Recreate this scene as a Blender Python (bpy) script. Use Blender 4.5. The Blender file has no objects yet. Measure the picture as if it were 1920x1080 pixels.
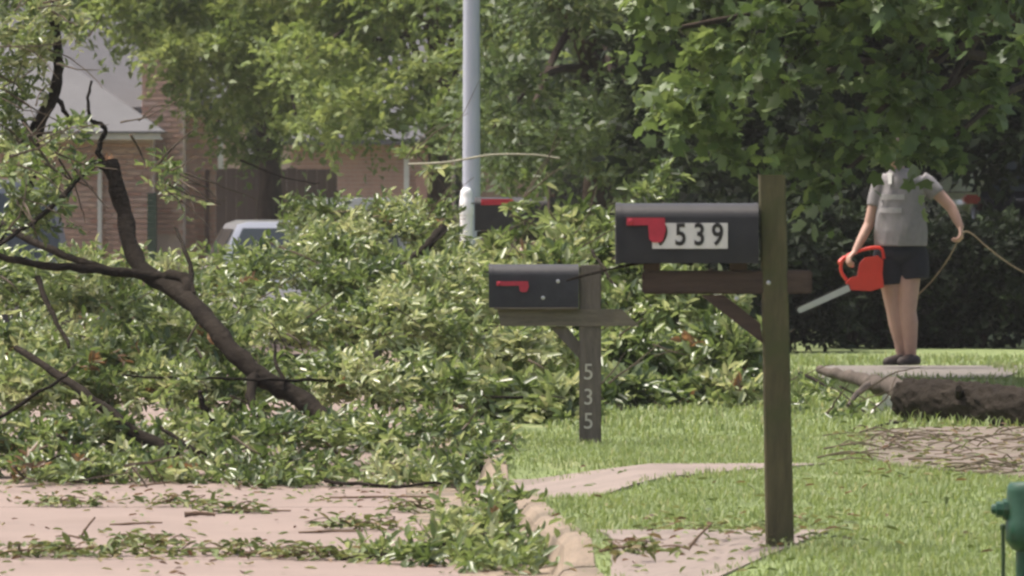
import bpy, bmesh, math, random
import numpy as np
from mathutils import Vector, Matrix
R = math.radians
random.seed(7)
rng = np.random.default_rng(11)
scene = bpy.context.scene
C = scene.collection
F, H, HY = 13250.0, 1.23, 372.0        # photo focal length in pixels, eye height, horizon row

# ------------------------------------------------------------------ camera, light
cam = bpy.data.cameras.new('camera')
cam.lens = 36.0 * F / 1920.0; cam.sensor_width = 36.0
cam.shift_y = -(540.0 - HY) / 1920.0
cam.clip_start = 0.5; cam.clip_end = 3000
co = bpy.data.objects.new('camera', cam); C.objects.link(co)
co.location = (0, 0, H); co.rotation_euler = (R(90), 0, 0)
scene.camera = co
cam.dof.use_dof = True; cam.dof.focus_distance = 35.0; cam.dof.aperture_fstop = 15.0
SUN_EL, SUN_AZ = 66.0, -72.0           # azimuth from +Y towards +X: sun stands high on the left, a little beyond
w = bpy.data.worlds.new('World'); scene.world = w; w.use_nodes = True
nt = w.node_tree
sky = nt.nodes.new('ShaderNodeTexSky'); sky.sky_type = 'NISHITA'; sky.sun_disc = False
sky.sun_elevation = R(SUN_EL); sky.sun_rotation = R(SUN_AZ); sky.air_density = .7; sky.dust_density = 7.0; sky.ozone_density = .3
nt.links.new(sky.outputs[0], nt.nodes['Background'].inputs[0])
nt.nodes['Background'].inputs[1].default_value = 0.15
sl = bpy.data.lights.new('sun', 'SUN'); sl.energy = 2.4; sl.angle = R(7.0); sl.color = (1.0, 0.955, 0.88)
so = bpy.data.objects.new('sun', sl); C.objects.link(so)
sd = Vector((math.cos(R(SUN_EL))*math.sin(R(SUN_AZ)), math.cos(R(SUN_EL))*math.cos(R(SUN_AZ)), math.sin(R(SUN_EL))))
so.rotation_euler = (-sd).to_track_quat('-Z', 'Y').to_euler(); so.location = (0, 0, 40)
vs = scene.view_settings
vs.view_transform = 'Standard'; vs.look = 'None'; vs.exposure = 0.85; vs.gamma = 1.0; vs.use_curve_mapping = False
scene.cycles.use_denoising = True
scene.cycles.max_bounces = 8; scene.cycles.transparent_max_bounces = 8
scene.cycles.pixel_filter_type = 'BLACKMAN_HARRIS'; scene.cycles.filter_width = 2.6

# ------------------------------------------------------------------ helpers
def at(px, py, Y):
    return Vector(((px - 960.0) * Y / F, Y, H - (py - HY) * Y / F))
def sm(t):
    t = np.clip(t, 0, 1); return t*t*(3-2*t)
def gz(x, y):
    return -0.5 * sm((np.asarray(y, float) - 52) / 26.0) * (1 - sm((np.asarray(x, float) - 0.5) / 2.5))
def KX(y):
    return np.interp(y, [10, 20, 23, 25, 27, 29, 31, 35, 45, 53, 60, 80, 100],
                     [.75, .42, .28, .19, .09, -.005, -.10, -.17, -.35, -.45, -.62, -1.5, -2.5])
def dropz(y):
    y = np.asarray(y, float)
    return np.maximum(sm((y-29.1)/.5)*(1-sm((y-32.5)/.5)), 1-sm((y-24.9)/.5))
def lz(x, y):
    return gz(x, y) - 0.10*dropz(y)*(1-sm((np.asarray(x, float)-KX(y)-.12)/.7))

def tag(o, label=None, cat=None, group=None, kind=None):
    if label: o['label'] = label
    if cat: o['category'] = cat
    if group: o['group'] = group
    if kind: o['kind'] = kind
    return o
def empty(name, loc=(0,0,0), rz=0.0):
    o = bpy.data.objects.new(name, None); C.objects.link(o)
    o.location = loc; o.rotation_euler = (0, 0, rz); o.empty_display_size = .1
    return o
def link(name, me, mat=None, parent=None, smooth=False):
    o = bpy.data.objects.new(name, me); C.objects.link(o)
    if mat and not me.materials: me.materials.append(mat)
    if parent: o.parent = parent
    if smooth: me.polygons.foreach_set('use_smooth', np.ones(len(me.polygons), bool))
    return o
def mesh(name, verts, faces, mat=None, parent=None, smooth=False):
    me = bpy.data.meshes.new(name); me.from_pydata([tuple(v) for v in verts], [], faces); me.update()
    return link(name, me, mat, parent, smooth)

class MB:
    def __init__(s): s.v = []; s.f = []
    def add(s, v, f):
        n = len(s.v); s.v += [Vector(p) for p in v]; s.f += [[i+n for i in q] for q in f]; return s
    def box(s, a, b, M=None, ch=0.0):
        x0,y0,z0 = a; x1,y1,z1 = b
        bm = bmesh.new(); bmesh.ops.create_cube(bm, size=1.0)
        for v in bm.verts:
            v.co = Vector(((x0+x1)/2 + v.co.x*(x1-x0), (y0+y1)/2 + v.co.y*(y1-y0), (z0+z1)/2 + v.co.z*(z1-z0)))
        if ch > 0: bmesh.ops.bevel(bm, geom=bm.edges[:], offset=ch, segments=2, affect='EDGES')
        bm.verts.index_update()
        vv = [(M @ v.co) if M else v.co.copy() for v in bm.verts]
        s.add(vv, [[v.index for v in f.verts] for f in bm.faces]); bm.free(); return s
    def tube(s, pts, rad, n=8, caps=True, flat=None):
        pts = [Vector(p) for p in pts]; k = len(pts)
        if not hasattr(rad, '__len__'): rad = [rad]*k
        ref = None; rings = []
        for i in range(k):
            t = (pts[min(i+1,k-1)] - pts[max(i-1,0)])
            t = t.normalized() if t.length > 1e-9 else Vector((0,0,1))
            if ref is None: ref = t.orthogonal().normalized()
            ref = (ref - t*ref.dot(t));
            ref = ref.normalized() if ref.length > 1e-6 else t.orthogonal().normalized()
            b = t.cross(ref)
            rings.append([pts[i] + (ref*math.cos(2*math.pi*j/n) + b*math.sin(2*math.pi*j/n))*rad[i] for j in range(n)])
        v = [p for r in rings for p in r]; f = []
        for i in range(k-1):
            for j in range(n):
                f.append([i*n+j, i*n+(j+1)%n, (i+1)*n+(j+1)%n, (i+1)*n+j])
        if caps: f.append(list(range(n))[::-1]); f.append([(k-1)*n+j for j in range(n)])
        return s.add(v, f)
    def capsule(s, pts, rad, n=14):
        pts = [Vector(p) for p in pts]; P = []; Q = []
        d = (pts[0]-pts[1]).normalized()
        for a in (80, 55, 28): P.append(pts[0]+d*rad[0]*math.sin(R(a))); Q.append(rad[0]*math.cos(R(a)))
        P += pts; Q += list(rad)
        d = (pts[-1]-pts[-2]).normalized()
        for a in (28, 55, 80): P.append(pts[-1]+d*rad[-1]*math.sin(R(a))); Q.append(rad[-1]*math.cos(R(a)))
        return s.tube(P, Q, n)
    def lathe(s, prof, n=20, M=None):
        v = []; f = []; k = len(prof)
        for r, z in prof:
            for j in range(n):
                p = Vector((r*math.cos(2*math.pi*j/n), r*math.sin(2*math.pi*j/n), z)); v.append(M @ p if M else p)
        for i in range(k-1):
            for j in range(n): f.append([i*n+j, i*n+(j+1)%n, (i+1)*n+(j+1)%n, (i+1)*n+j])
        f.append(list(range(n))[::-1]); f.append([(k-1)*n+j for j in range(n)])
        return s.add(v, f)
    def ellipsoid(s, c, r, n=16, m=10, M=None):
        c = Vector(c); prof = []
        v = []; f = []
        for i in range(m+1):
            th = math.pi*(i+.02)/(m+.04)
            for j in range(n):
                p = Vector((math.sin(th)*math.cos(2*math.pi*j/n)*r[0], math.sin(th)*math.sin(2*math.pi*j/n)*r[1], -math.cos(th)*r[2]))
                v.append(c + (M @ p if M else p))
        for i in range(m):
            for j in range(n): f.append([i*n+j, i*n+(j+1)%n, (i+1)*n+(j+1)%n, (i+1)*n+j])
        f.append(list(range(n))[::-1]); f.append([m*n+j for j in range(n)])
        return s.add(v, f)
    def prism(s, poly, a, b, axis=1):          # poly in the two other axes, extruded along axis
        n = len(poly); v = []
        for t in (a, b):
            for p, q in poly:
                v.append((t,p,q) if axis == 0 else ((p,t,q) if axis == 1 else (p,q,t)))
        f = [list(range(n))[::-1], [n+i for i in range(n)]] + [[i, (i+1)%n, n+(i+1)%n, n+i] for i in range(n)]
        return s.add(v, f)
    def build(s, name, mat, parent=None, smooth=False, off=None):
        v = [p - off for p in s.v] if off is not None else s.v
        o = mesh(name, v, s.f, mat, parent, smooth)
        bm = bmesh.new(); bm.from_mesh(o.data); bmesh.ops.recalc_face_normals(bm, faces=bm.faces[:]); bm.to_mesh(o.data); bm.free()
        if smooth:
            o.data.polygons.foreach_set('use_smooth', np.ones(len(o.data.polygons), bool))
            try: o.data.set_sharp_from_angle(angle=R(42))
            except Exception: pass
        return o

def curve(pts, n=4):
    """Catmull-Rom through points (px/world vectors)."""
    P = [Vector(p) for p in pts]; out = []
    if len(P) < 3: return P
    for i in range(len(P)-1):
        a = P[max(i-1,0)]; b = P[i]; c = P[i+1]; d = P[min(i+2,len(P)-1)]
        for k in range(n):
            t = k/n
            out.append(.5*((2*b) + (c-a)*t + (2*a-5*b+4*c-d)*t*t + (3*b-a-3*c+d)*t**3))
    out.append(P[-1]); return out
def limb(mb, pts, r0, r1, n=8, k=4, jit=.0):
    p = curve(pts, k); m = len(p)
    rr = [(r0 + (r1-r0)*(i/(m-1))) * (1 + .12*math.sin(i*2.3+r0*90)) for i in range(m)]
    if jit:
        p = [q + Vector((random.uniform(-1,1), random.uniform(-1,1), random.uniform(-1,1)))*jit*(0 if i in (0,) else 1) for i, q in enumerate(p)]
    return mb.tube(p, rr, n)

# ------------------------------------------------------------------ materials
def mat(name, col, rough=.8, var=.25, scale=8.0, bump=.0, bscale=60., metal=0., col2=None, spec=.4, stretch=(1,1,1), coat=0., blotch=None):
    m = bpy.data.materials.new(name); m.use_nodes = True; t = m.node_tree; b = t.nodes['Principled BSDF']
    b.inputs['Roughness'].default_value = rough; b.inputs['Metallic'].default_value = metal
    b.inputs['Specular IOR Level'].default_value = spec
    if coat: b.inputs['Coat Weight'].default_value = coat; b.inputs['Coat Roughness'].default_value = .08
    tc = t.nodes.new('ShaderNodeTexCoord'); mp = t.nodes.new('ShaderNodeMapping'); mp.inputs['Scale'].default_value = stretch
    t.links.new(tc.outputs['Object'], mp.inputs[0])
    n1 = t.nodes.new('ShaderNodeTexNoise'); n1.inputs['Scale'].default_value = scale; n1.inputs['Detail'].default_value = 6; n1.inputs['Roughness'].default_value = .65
    t.links.new(mp.outputs[0], n1.inputs['Vector'])
    rp = t.nodes.new('ShaderNodeValToRGB')
    c2 = col2 if col2 else tuple(min(1, c*(1+var)) for c in col)
    c1 = tuple(c*(1-var) for c in col) if not col2 else col
    rp.color_ramp.elements[0].position = .3; rp.color_ramp.elements[1].position = .7
    rp.color_ramp.elements[0].color = (*c1, 1); rp.color_ramp.elements[1].color = (*c2, 1)
    t.links.new(n1.outputs[0], rp.inputs[0]); out = rp.outputs[0]
    if blotch:
        n3 = t.nodes.new('ShaderNodeTexNoise'); n3.inputs['Scale'].default_value = blotch[1]; n3.inputs['Detail'].default_value = 5
        t.links.new(tc.outputs['Object'], n3.inputs['Vector'])
        r3 = t.nodes.new('ShaderNodeValToRGB'); r3.color_ramp.elements[0].position = blotch[2]; r3.color_ramp.elements[1].position = blotch[2]+.14
        t.links.new(n3.outputs[0], r3.inputs[0])
        mx = t.nodes.new('ShaderNodeMixRGB'); mx.inputs[2].default_value = (*blotch[0], 1)
        t.links.new(r3.outputs[0], mx.inputs[0]); t.links.new(out, mx.inputs[1]); out = mx.outputs[0]
    t.links.new(out, b.inputs['Base Color'])
    if bump:
        n2 = t.nodes.new('ShaderNodeTexNoise'); n2.inputs['Scale'].default_value = bscale; n2.inputs['Detail'].default_value = 5
        t.links.new(mp.outputs[0], n2.inputs['Vector'])
        bp = t.nodes.new('ShaderNodeBump'); bp.inputs['Strength'].default_value = bump; bp.inputs['Distance'].default_value = .02
        t.links.new(n2.outputs[0], bp.inputs['Height']); t.links.new(bp.outputs[0], b.inputs['Normal'])
    return m
def leafmat(name, stops, trans=.35, rough=.42, spec=.5):
    """stops: list of (pos, colour) over the per-leaf tint attribute"""
    m = bpy.data.materials.new(name); m.use_nodes = True; t = m.node_tree; b = t.nodes['Principled BSDF']
    a = t.nodes.new('ShaderNodeAttribute'); a.attribute_name = 'tint'
    rp = t.nodes.new('ShaderNodeValToRGB'); e = rp.color_ramp.elements
    while len(e) < len(stops): e.new(.5)
    for i, (p, c) in enumerate(stops): e[i].position = p; e[i].color = (*c, 1)
    t.links.new(a.outputs['Fac'], rp.inputs[0]); t.links.new(rp.outputs[0], b.inputs['Base Color'])
    b.inputs['Roughness'].default_value = rough; b.inputs['Specular IOR Level'].default_value = spec
    tr = t.nodes.new('ShaderNodeBsdfTranslucent')
    hs = t.nodes.new('ShaderNodeHueSaturation'); hs.inputs['Hue'].default_value = .485; hs.inputs['Saturation'].default_value = 1.1; hs.inputs['Value'].default_value = 1.3
    t.links.new(rp.outputs[0], hs.inputs['Color']); t.links.new(hs.outputs[0], tr.inputs[0])
    mx = t.nodes.new('ShaderNodeMixShader'); mx.inputs[0].default_value = trans
    t.links.new(b.outputs[0], mx.inputs[1]); t.links.new(tr.outputs[0], mx.inputs[2])
    t.links.new(mx.outputs[0], t.nodes['Material Output'].inputs[0])
    return m

M = {}
M['road'] = mat('road_concrete', (.212,.162,.136), .9, .10, 1.6, .25, 40, blotch=((.188,.142,.117), 1.1, .56))
M['walk'] = mat('walk_concrete', (.20,.162,.138), .9, .15, 3, .25, 50, blotch=((.165,.135,.112), 2.0, .55))
M['kerb'] = mat('kerb_concrete', (.21,.165,.12), .9, .15, 5, .4, 60, blotch=((.13,.105,.075), 3.0, .5))
M['pad'] = mat('littered_concrete', (.16,.128,.104), .95, .3, 9, .4, 50, blotch=((.10,.095,.05), 4.0, .5))
M['path'] = mat('shaded_path', (.15,.135,.118), .9, .2, 3, .25, 50)  # darker, greyer concrete: the shade on the garden path is in its colour
M['soil'] = mat('soil', (.10,.085,.05), .95, .4, 2, .3, 20, blotch=((.09,.115,.035), 1.0, .48))
M['lawn'] = mat('lawn_turf', (.16,.205,.075), .95, .2, 3.0, .6, 60, blotch=((.21,.225,.10), 1.6, .55))
M['post_green'] = mat('treated_lumber', (.085,.075,.036), .85, .3, 6, .35, 40, stretch=(6,6,1), blotch=((.065,.07,.026), 5, .5))
M['arm_brown'] = mat('stained_lumber', (.060,.040,.029), .8, .3, 6, .35, 40, stretch=(1,6,6))
M['post_grey'] = mat('weathered_lumber', (.135,.112,.09), .9, .3, 6, .4, 40, stretch=(6,6,1))
M['arm_grey'] = mat('weathered_arm', (.155,.13,.095), .9, .3, 6, .4, 40, stretch=(1,6,6))
M['post_dark'] = mat('dark_post', (.022,.02,.018), .8, .3, 6, .3, 40, stretch=(6,6,1))
M['boxblack'] = mat('black_enamel', (.026,.0255,.0255), .5, .2, 12, .05, 80, spec=.3)
M['boxblack2'] = mat('worn_black_enamel', (.032,.032,.034), .6, .2, 12, .08, 80, spec=.3)
M['flag'] = mat('red_flag', (.42,.03,.05), .5, .15, 20)
M['plate'] = mat('plate_white', (.62,.60,.56), .6, .06, 10)
M['digit'] = mat('digit_black', (.02,.018,.015), .6, .1, 10)
M['cream'] = mat('digit_cream', (.5,.46,.38), .6, .1, 10)
M['screw'] = mat('galvanised', (.5,.5,.48), .4, .1, 10, metal=.8)
M['pole'] = mat('pole_grey', (.42,.45,.51), .5, .05, 3, .03, 60)
M['white'] = mat('sunlit_white', (.80,.80,.77), .5, .05, 8)  # white that paints the sunlit part of the grey pole
M['trim'] = mat('white_paint', (.72,.70,.66), .6, .06, 6)
M['brick'] = mat('brick', (.52,.33,.26), .9, .2, 3.0, .2, 60)
M['mortar'] = mat('mortar', (.58,.46,.40), .95, .12, 5)
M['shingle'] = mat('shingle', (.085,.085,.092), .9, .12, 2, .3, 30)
M['shingle_lit'] = mat('shingle_sunlit', (.125,.125,.13), .9, .1, 2, .3, 30)  # paler shingle copy; sun on the front slope is in its colour
M['fence'] = mat('fence_wood', (.105,.075,.066), .9, .25, 4, .3, 30, stretch=(6,6,1))
M['fence_p'] = mat('fence_wood_pale', (.24,.16,.14), .9, .25, 4, .3, 30, stretch=(6,6,1))
M['rail'] = mat('rail_wood', (.10,.06,.045), .9, .2, 4)
M['greenpost'] = mat('green_paint', (.045,.075,.05), .7, .15, 5)
M['downspout'] = mat('brown_metal', (.09,.05,.04), .6, .1, 5)
M['silver'] = mat('silver_paint', (.62,.63,.65), .28, .03, 3, metal=.6, coat=.6)
M['paleblue'] = mat('white_car_paint', (.62,.63,.63), .3, .03, 3, coat=.6)
M['greycar'] = mat('grey_car_paint', (.22,.23,.24), .28, .03, 3, metal=.5, coat=.6)
M['blackcar'] = mat('black_car_paint', (.012,.012,.014), .22, .05, 3, coat=.8)
M['glass'] = mat('car_glass', (.035,.045,.05), .10, .05, 3, spec=.5)
M['tyre'] = mat('tyre', (.02,.02,.02), .9, .1, 8)
M['rim'] = mat('rim_alloy', (.4,.4,.42), .35, .05, 6, metal=.8)
M['tail'] = mat('tail_lamp', (.30,.018,.012), .2, .05, 8, coat=.4)
M['bumper'] = mat('bumper_plastic', (.03,.03,.032), .6, .1, 8)
M['bark'] = mat('bark', (.06,.046,.036), .95, .45, 5, .8, 22, spec=.08, stretch=(3,3,1))
M['bark_d'] = mat('dark_bark', (.022,.018,.014), .95, .45, 6, .8, 26, spec=.06)
M['bark_g'] = mat('grey_bark', (.09,.075,.063), .95, .35, 6, .6, 26, spec=.08)
M['break'] = mat('split_wood', (.42,.24,.13), .9, .3, 12, .5, 40, stretch=(1,1,3))
M['twig'] = mat('twig_bark', (.12,.095,.06), .95, .35, 9, .3, 60)
M['twig_m'] = mat('twig_brown', (.085,.065,.045), .95, .4, 9, .3, 60)
M['twig_p'] = mat('twig_pale', (.36,.34,.26), .9, .2, 9)
M['deadtwig'] = mat('dead_twig', (.13,.085,.055), .95, .3, 9, .3, 60)
M['hydrant'] = mat('hydrant_green', (.012,.055,.03), .45, .2, 10, .1, 40, blotch=((.02,.035,.015), 12, .6))
M['stake'] = mat('stake_green', (.03,.055,.02), .6, .2, 10)
M['skin'] = mat('skin', (.44,.275,.215), .55, .07, 14)
M['hair'] = mat('hair', (.045,.028,.02), .6, .3, 40, stretch=(1,1,.2))
M['shirt'] = mat('grey_knit', (.235,.222,.225), .95, .08, 30, .2, 300)
M['print'] = mat('faded_print', (.40,.385,.39), .9, .15, 60)
M['shorts'] = mat('navy_cotton', (.012,.014,.022), .9, .15, 30)
M['shoe'] = mat('brown_clog', (.035,.024,.02), .7, .2, 20)
M['saw_red'] = mat('saw_red', (.62,.045,.025), .4, .08, 10, coat=.2)
M['saw_dark'] = mat('saw_dark', (.03,.03,.03), .6, .1, 10)
M['bar'] = mat('bar_steel', (.55,.57,.56), .35, .08, 10, metal=.5)
M['cord'] = mat('cord_tan', (.26,.20,.12), .6, .1, 10)
M['eye'] = mat('eye', (.03,.02,.015), .2, .1, 10)
M['lip'] = mat('lip', (.33,.13,.11), .5, .1, 10)
G = {
 'heap': leafmat('wilting_leaf', [(0,(.055,.09,.026)),(.4,(.13,.185,.06)),(.72,(.215,.27,.105)),(.93,(.36,.40,.20)),(1,(.17,.08,.035))], .40, .32, .7),  # palest stop carries painted leaf glints; the last is dead brown
 'far':  leafmat('far_leaf', [(0,(.075,.118,.034)),(.5,(.15,.21,.062)),(1,(.26,.31,.11))], .42, .5, .4),
 'mid':  leafmat('mid_leaf', [(0,(.05,.08,.03)),(.5,(.09,.135,.05)),(1,(.19,.23,.09))], .38, .45, .45),
 'maple':leafmat('lobed_leaf', [(0,(.06,.10,.03)),(.5,(.10,.155,.05)),(1,(.18,.24,.08))], .40, .45, .5),
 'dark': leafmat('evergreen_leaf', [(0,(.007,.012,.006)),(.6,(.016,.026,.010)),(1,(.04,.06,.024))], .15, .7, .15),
 'litter': leafmat('litter_leaf', [(0,(.07,.10,.03)),(.45,(.14,.18,.06)),(.7,(.22,.22,.09)),(.85,(.16,.10,.05)),(1,(.07,.04,.025))], .2, .6, .3),
 'grass': leafmat('grass_blade', [(0,(.12,.17,.05)),(.5,(.175,.23,.08)),(.85,(.24,.285,.115)),(1,(.33,.33,.17))], .35, .5, .35),
}

# ------------------------------------------------------------------ foliage
TPL = {
 'oval': (np.array([(0,0,0),(.28,.5,.10),(.68,.40,.06),(1,0,-.12),(.68,-.40,.06),(.28,-.5,.10)], float), [4,4], [0,1,2,3, 0,3,4,5]),
 'quad': (np.array([(0,0,0),(.45,.5,.12),(1,0,-.10),(.45,-.5,.12)], float), [4], [0,1,2,3]),
 'lobed': (np.array([(0,0,0),(.02,.36,.03),(.12,.52,-.02),(.34,.40,.05),(.58,.58,-.04),(.66,.30,.05),(1,0,-.10),(.66,-.30,.05),(.58,-.58,-.04),(.34,-.40,.05),(.12,-.52,-.02),(.02,-.36,.03)], float),
           [3,3,4,3,3,4], [0,3,2, 0,5,3, 3,5,4,4, 0,9,7, 0,10,9, 7,9,8,8]),
}
TPL['lobed'] = (TPL['lobed'][0], [4,4,4,4,4,4], [0,1,2,3, 0,3,4,5, 0,5,6,6, 0,6,7,7, 0,7,8,9, 0,9,10,11])
# (degenerate corners above are turned into triangles)
TPL['lobed'] = (TPL['lobed'][0], [4,4,3,3,4,4], [0,1,2,3, 0,3,4,5, 0,5,6, 0,6,7, 0,7,8,9, 0,9,10,11])

def nrm(a): return a / np.maximum(np.linalg.norm(a, axis=-1, keepdims=True), 1e-9)
def leaf_mesh(name, P, D, N, L, W, tint, tpl, mat_, parent, off=(0,0,0)):
    """one mesh of many leaves: P position, D direction, N normal, per leaf"""
    T, cnt, idx = TPL[tpl]; n = len(P); k = len(T)
    D = nrm(D); N = nrm(N - D*np.sum(N*D, 1, keepdims=True)); S = np.cross(N, D)
    V = P[:,None,:] - np.asarray(off)[None,None,:] + D[:,None,:]*(T[None,:,0:1]*L[:,None,None]) + S[:,None,:]*(T[None,:,1:2]*W[:,None,None]) + N[:,None,:]*(T[None,:,2:3]*L[:,None,None])
    me = bpy.data.meshes.new(name)
    me.vertices.add(n*k); me.vertices.foreach_set('co', V.reshape(-1).astype(np.float32))
    li = (np.asarray(idx)[None,:] + (np.arange(n)*k)[:,None]).reshape(-1).astype(np.int32)
    me.loops.add(len(li)); me.loops.foreach_set('vertex_index', li)
    ct = np.tile(np.asarray(cnt), n); st = np.concatenate([[0], np.cumsum(ct)[:-1]]).astype(np.int32)
    me.polygons.add(len(ct)); me.polygons.foreach_set('loop_start', st)
    try: me.polygons.foreach_set('loop_total', ct.astype(np.int32))
    except Exception: pass
    me.update(calc_edges=True); me.validate()
    at_ = me.attributes.new('tint', 'FLOAT', 'POINT')
    at_.data.foreach_set('value', np.repeat(np.clip(tint, 0, 1), k).astype(np.float32))
    o = link(name, me, mat_, parent); o['kind'] = 'stuff'
    return o
def rnd(n): return nrm(rng.normal(size=(n,3)))
def clump_leaves(clumps, dens, spray=.28, nl=9, L=.08, W=.45, up=.7, droop=.25, tvar=.18, tmean=.45, lower=.35, inner=.35, dead=.0, zmin=None, pocket=None):
    """clumps: (centre, radii). Sprays start under each clump's skin and carry leaves in two ranks.
    dens = sprays per square metre of skin. Returns leaf arrays and spray lines."""
    Ps=[];Ds=[];Ns=[];Ls=[];Ts=[];lines=[]
    for c, r in clumps:
        c = np.array(c, float); r = np.array(r, float)
        area = 4*math.pi*((((r[0]*r[1])**1.6+(r[0]*r[2])**1.6+(r[1]*r[2])**1.6)/3)**(1/1.6))
        n = max(4, int(area*dens*.75))
        u = rnd(n)
        if pocket:
            q_ = c + u*r; k_ = np.sin(q_[:,0]*13+2*np.sin(q_[:,1]*4))*np.sin(q_[:,2]*15+q_[:,0]*5)*np.cos(q_[:,1]*5+q_[:,2]*3) < pocket
            u = u[k_]; n = len(u)
            if n < 3: continue
        flip = (u[:,2] < 0) & (rng.random(n) > lower); u[flip,2] *= -1
        nm = nrm(u/r)
        depth = 1 - inner*rng.random(n)**1.3
        p0 = c + u*r*depth[:,None]
        tng = rnd(n); d = nrm(nm*.7 + tng*.8 + np.array([0,0,.15]))
        ln = spray*(.55+.8*rng.random(n))
        ctint = tmean + rng.normal()*tvar*.6
        st = ctint + rng.normal(size=n)*tvar*.7
        if dead: st = np.where(rng.random(n) < dead, .99, np.minimum(st, .93))
        t = (np.arange(nl)+.6)/nl
        p = p0[:,None,:] - d[:,None,:]*(ln*.3)[:,None,None] + d[:,None,:]*(ln[:,None]*t[None,:])[:,:,None]
        p[:,:,2] -= droop*ln[:,None]*t[None,:]**2
        side = nrm(np.cross(d, np.array([0,0,1.0])+.4*rnd(n)))
        sg = np.where(np.arange(nl)%2==0, 1., -1.)
        ld = d[:,None,:]*(.55+.5*rng.random((n,nl,1))) + side[:,None,:]*sg[None,:,None]*(.9*(1-.5*t)[None,:,None]) + .45*rng.normal(size=(n,nl,3)) + np.array([0,0,-.25*droop])
        ln_ = nm[:,None,:]*.45 + np.array([0,0,up]) + .55*rng.normal(size=(n,nl,3))
        Ps.append(p.reshape(-1,3)); Ds.append(ld.reshape(-1,3)); Ns.append(ln_.reshape(-1,3))
        Ls.append((L*(.6+.7*rng.random((n,nl)))).reshape(-1)); Ts.append((st[:,None]+rng.normal(size=(n,nl))*tvar*.35).reshape(-1) if not dead else np.where(st[:,None]>.97, .99, np.minimum(.94, st[:,None]+rng.normal(size=(n,nl))*tvar*.35)).reshape(-1))
        lines.append((p0, p[:,-1,:]))
    P=np.concatenate(Ps);D=np.concatenate(Ds);N=np.concatenate(Ns);L_=np.concatenate(Ls);T=np.concatenate(Ts)
    if zmin is not None:
        lo = zmin(P[:,0],P[:,1]) + .01; P[:,2] = np.maximum(P[:,2], lo + .03*rng.random(len(P)))
    return P,D,N,L_,L_*W,T,lines
def twig_mesh(name, lines, frac, r, mat_, parent, off):
    A=[];B=[]
    for p0,p1 in lines:
        k = rng.random(len(p0)) < frac; A.append(p0[k]); B.append(p1[k])
    A=np.concatenate(A)-np.asarray(off);B=np.concatenate(B)-np.asarray(off); n=len(A)
    if n == 0: return None
    d=nrm(B-A); s=nrm(np.cross(d,np.array([.3,.2,1.]))); q=np.cross(d,s)
    ang=[0,2.094,4.189]
    V=np.stack([A+(s*math.cos(a)+q*math.sin(a))*r for a in ang]+[B+(s*math.cos(a)+q*math.sin(a))*r*.5 for a in ang],1).reshape(-1,3)
    f=np.array([0,1,4,3,1,2,5,4,2,0,3,5])
    me=bpy.data.meshes.new(name); me.vertices.add(n*6); me.vertices.foreach_set('co',V.reshape(-1).astype(np.float32))
    li=(f[None,:]+(np.arange(n)*6)[:,None]).reshape(-1).astype(np.int32)
    me.loops.add(len(li)); me.loops.foreach_set('vertex_index',li)
    me.polygons.add(n*3); me.polygons.foreach_set('loop_start',(np.arange(n*3)*4).astype(np.int32)); me.update(calc_edges=True); me.validate()
    o=link(name,me,mat_,parent); o['kind']='stuff'; return o
def foliage(root, clumps, name, mat_, tpl='oval', twig=0., twmat='twig', twr=.0025, **kw):
    P,D,N,L_,W_,T,lines = clump_leaves(clumps, **kw)
    off = np.array(root.location)
    leaf_mesh(name, P, D, N, L_, W_, T, tpl, mat_, root, off)
    if twig: twig_mesh('twigs', lines, twig, twr, M[twmat], root, off)
    return len(P)

# ------------------------------------------------------------------ ground, road, kerb, lawn, paving
def grid(name, xs, ys, zf, mt, parent=None, smooth=True):
    v=[(x,y,float(zf(x,y))) for y in ys for x in xs]; nx=len(xs)
    f=[[j*nx+i,j*nx+i+1,(j+1)*nx+i+1,(j+1)*nx+i] for j in range(len(ys)-1) for i in range(nx-1)]
    return mesh(name,v,f,mt,parent,smooth)
xs=[-600,-200,-80,-40,-25,-18,-14,-11,-9,-7,-5,-4,-3,-2,-1,0,.5,1,1.5,2,2.5,3,4,6,10,20,40,100,300,600]
ys=[-60,0,20,40]+[50+2*i for i in range(16)]+[85,95,110,140,200,400,900]
tag(grid('ground',xs,ys,lambda x,y:gz(x,y)-.17,M['soil']),kind='structure')
road=tag(empty('road'),kind='structure')
def ribbon(name,y0,y1,xl,xr,z,mt,parent,n=6,th=.05):
    mb=MB(); yy=np.linspace(y0,y1,n); v=[];f=[]
    m=7
    for y in yy:
        a=xl(y);b=xr(y)
        for k in range(m):
            x=a+(b-a)*k/(m-1); v.append((x,y,float(z(x,y))))
    for j in range(n-1):
        for k in range(m-1): f.append([j*m+k,j*m+k+1,(j+1)*m+k+1,(j+1)*m+k])
    # skirt
    nv=len(v); rim=[k for k in range(m)]+[j*m+m-1 for j in range(1,n)]+[(n-1)*m+k for k in range(m-2,-1,-1)]+[j*m for j in range(n-2,0,-1)]
    v+= [(v[i][0],v[i][1],v[i][2]-th) for i in rim]
    for i in range(len(rim)): f.append([rim[i],rim[(i+1)%len(rim)],nv+(i+1)%len(rim),nv+i])
    return mesh(name,v,f,mt,parent)
ye=[4.0,8.5,13.0,17.5,22.0,26.42,30.9,35.4,39.9,44.4,48.9,53.4,57.9,62.4,66.9,71.4,76,81,86,91]
for i in range(len(ye)-1):
    for a,b in ((.36,3.9),(3.914,8.0)):
        ribbon('slab',ye[i]+.012,ye[i+1]-.012,lambda y:float(KX(y))-b,lambda y:float(KX(y))-a,lambda x,y:gz(x,y)-.12,M['road'],road)
kerb=tag(empty('kerb'),kind='structure')
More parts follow.
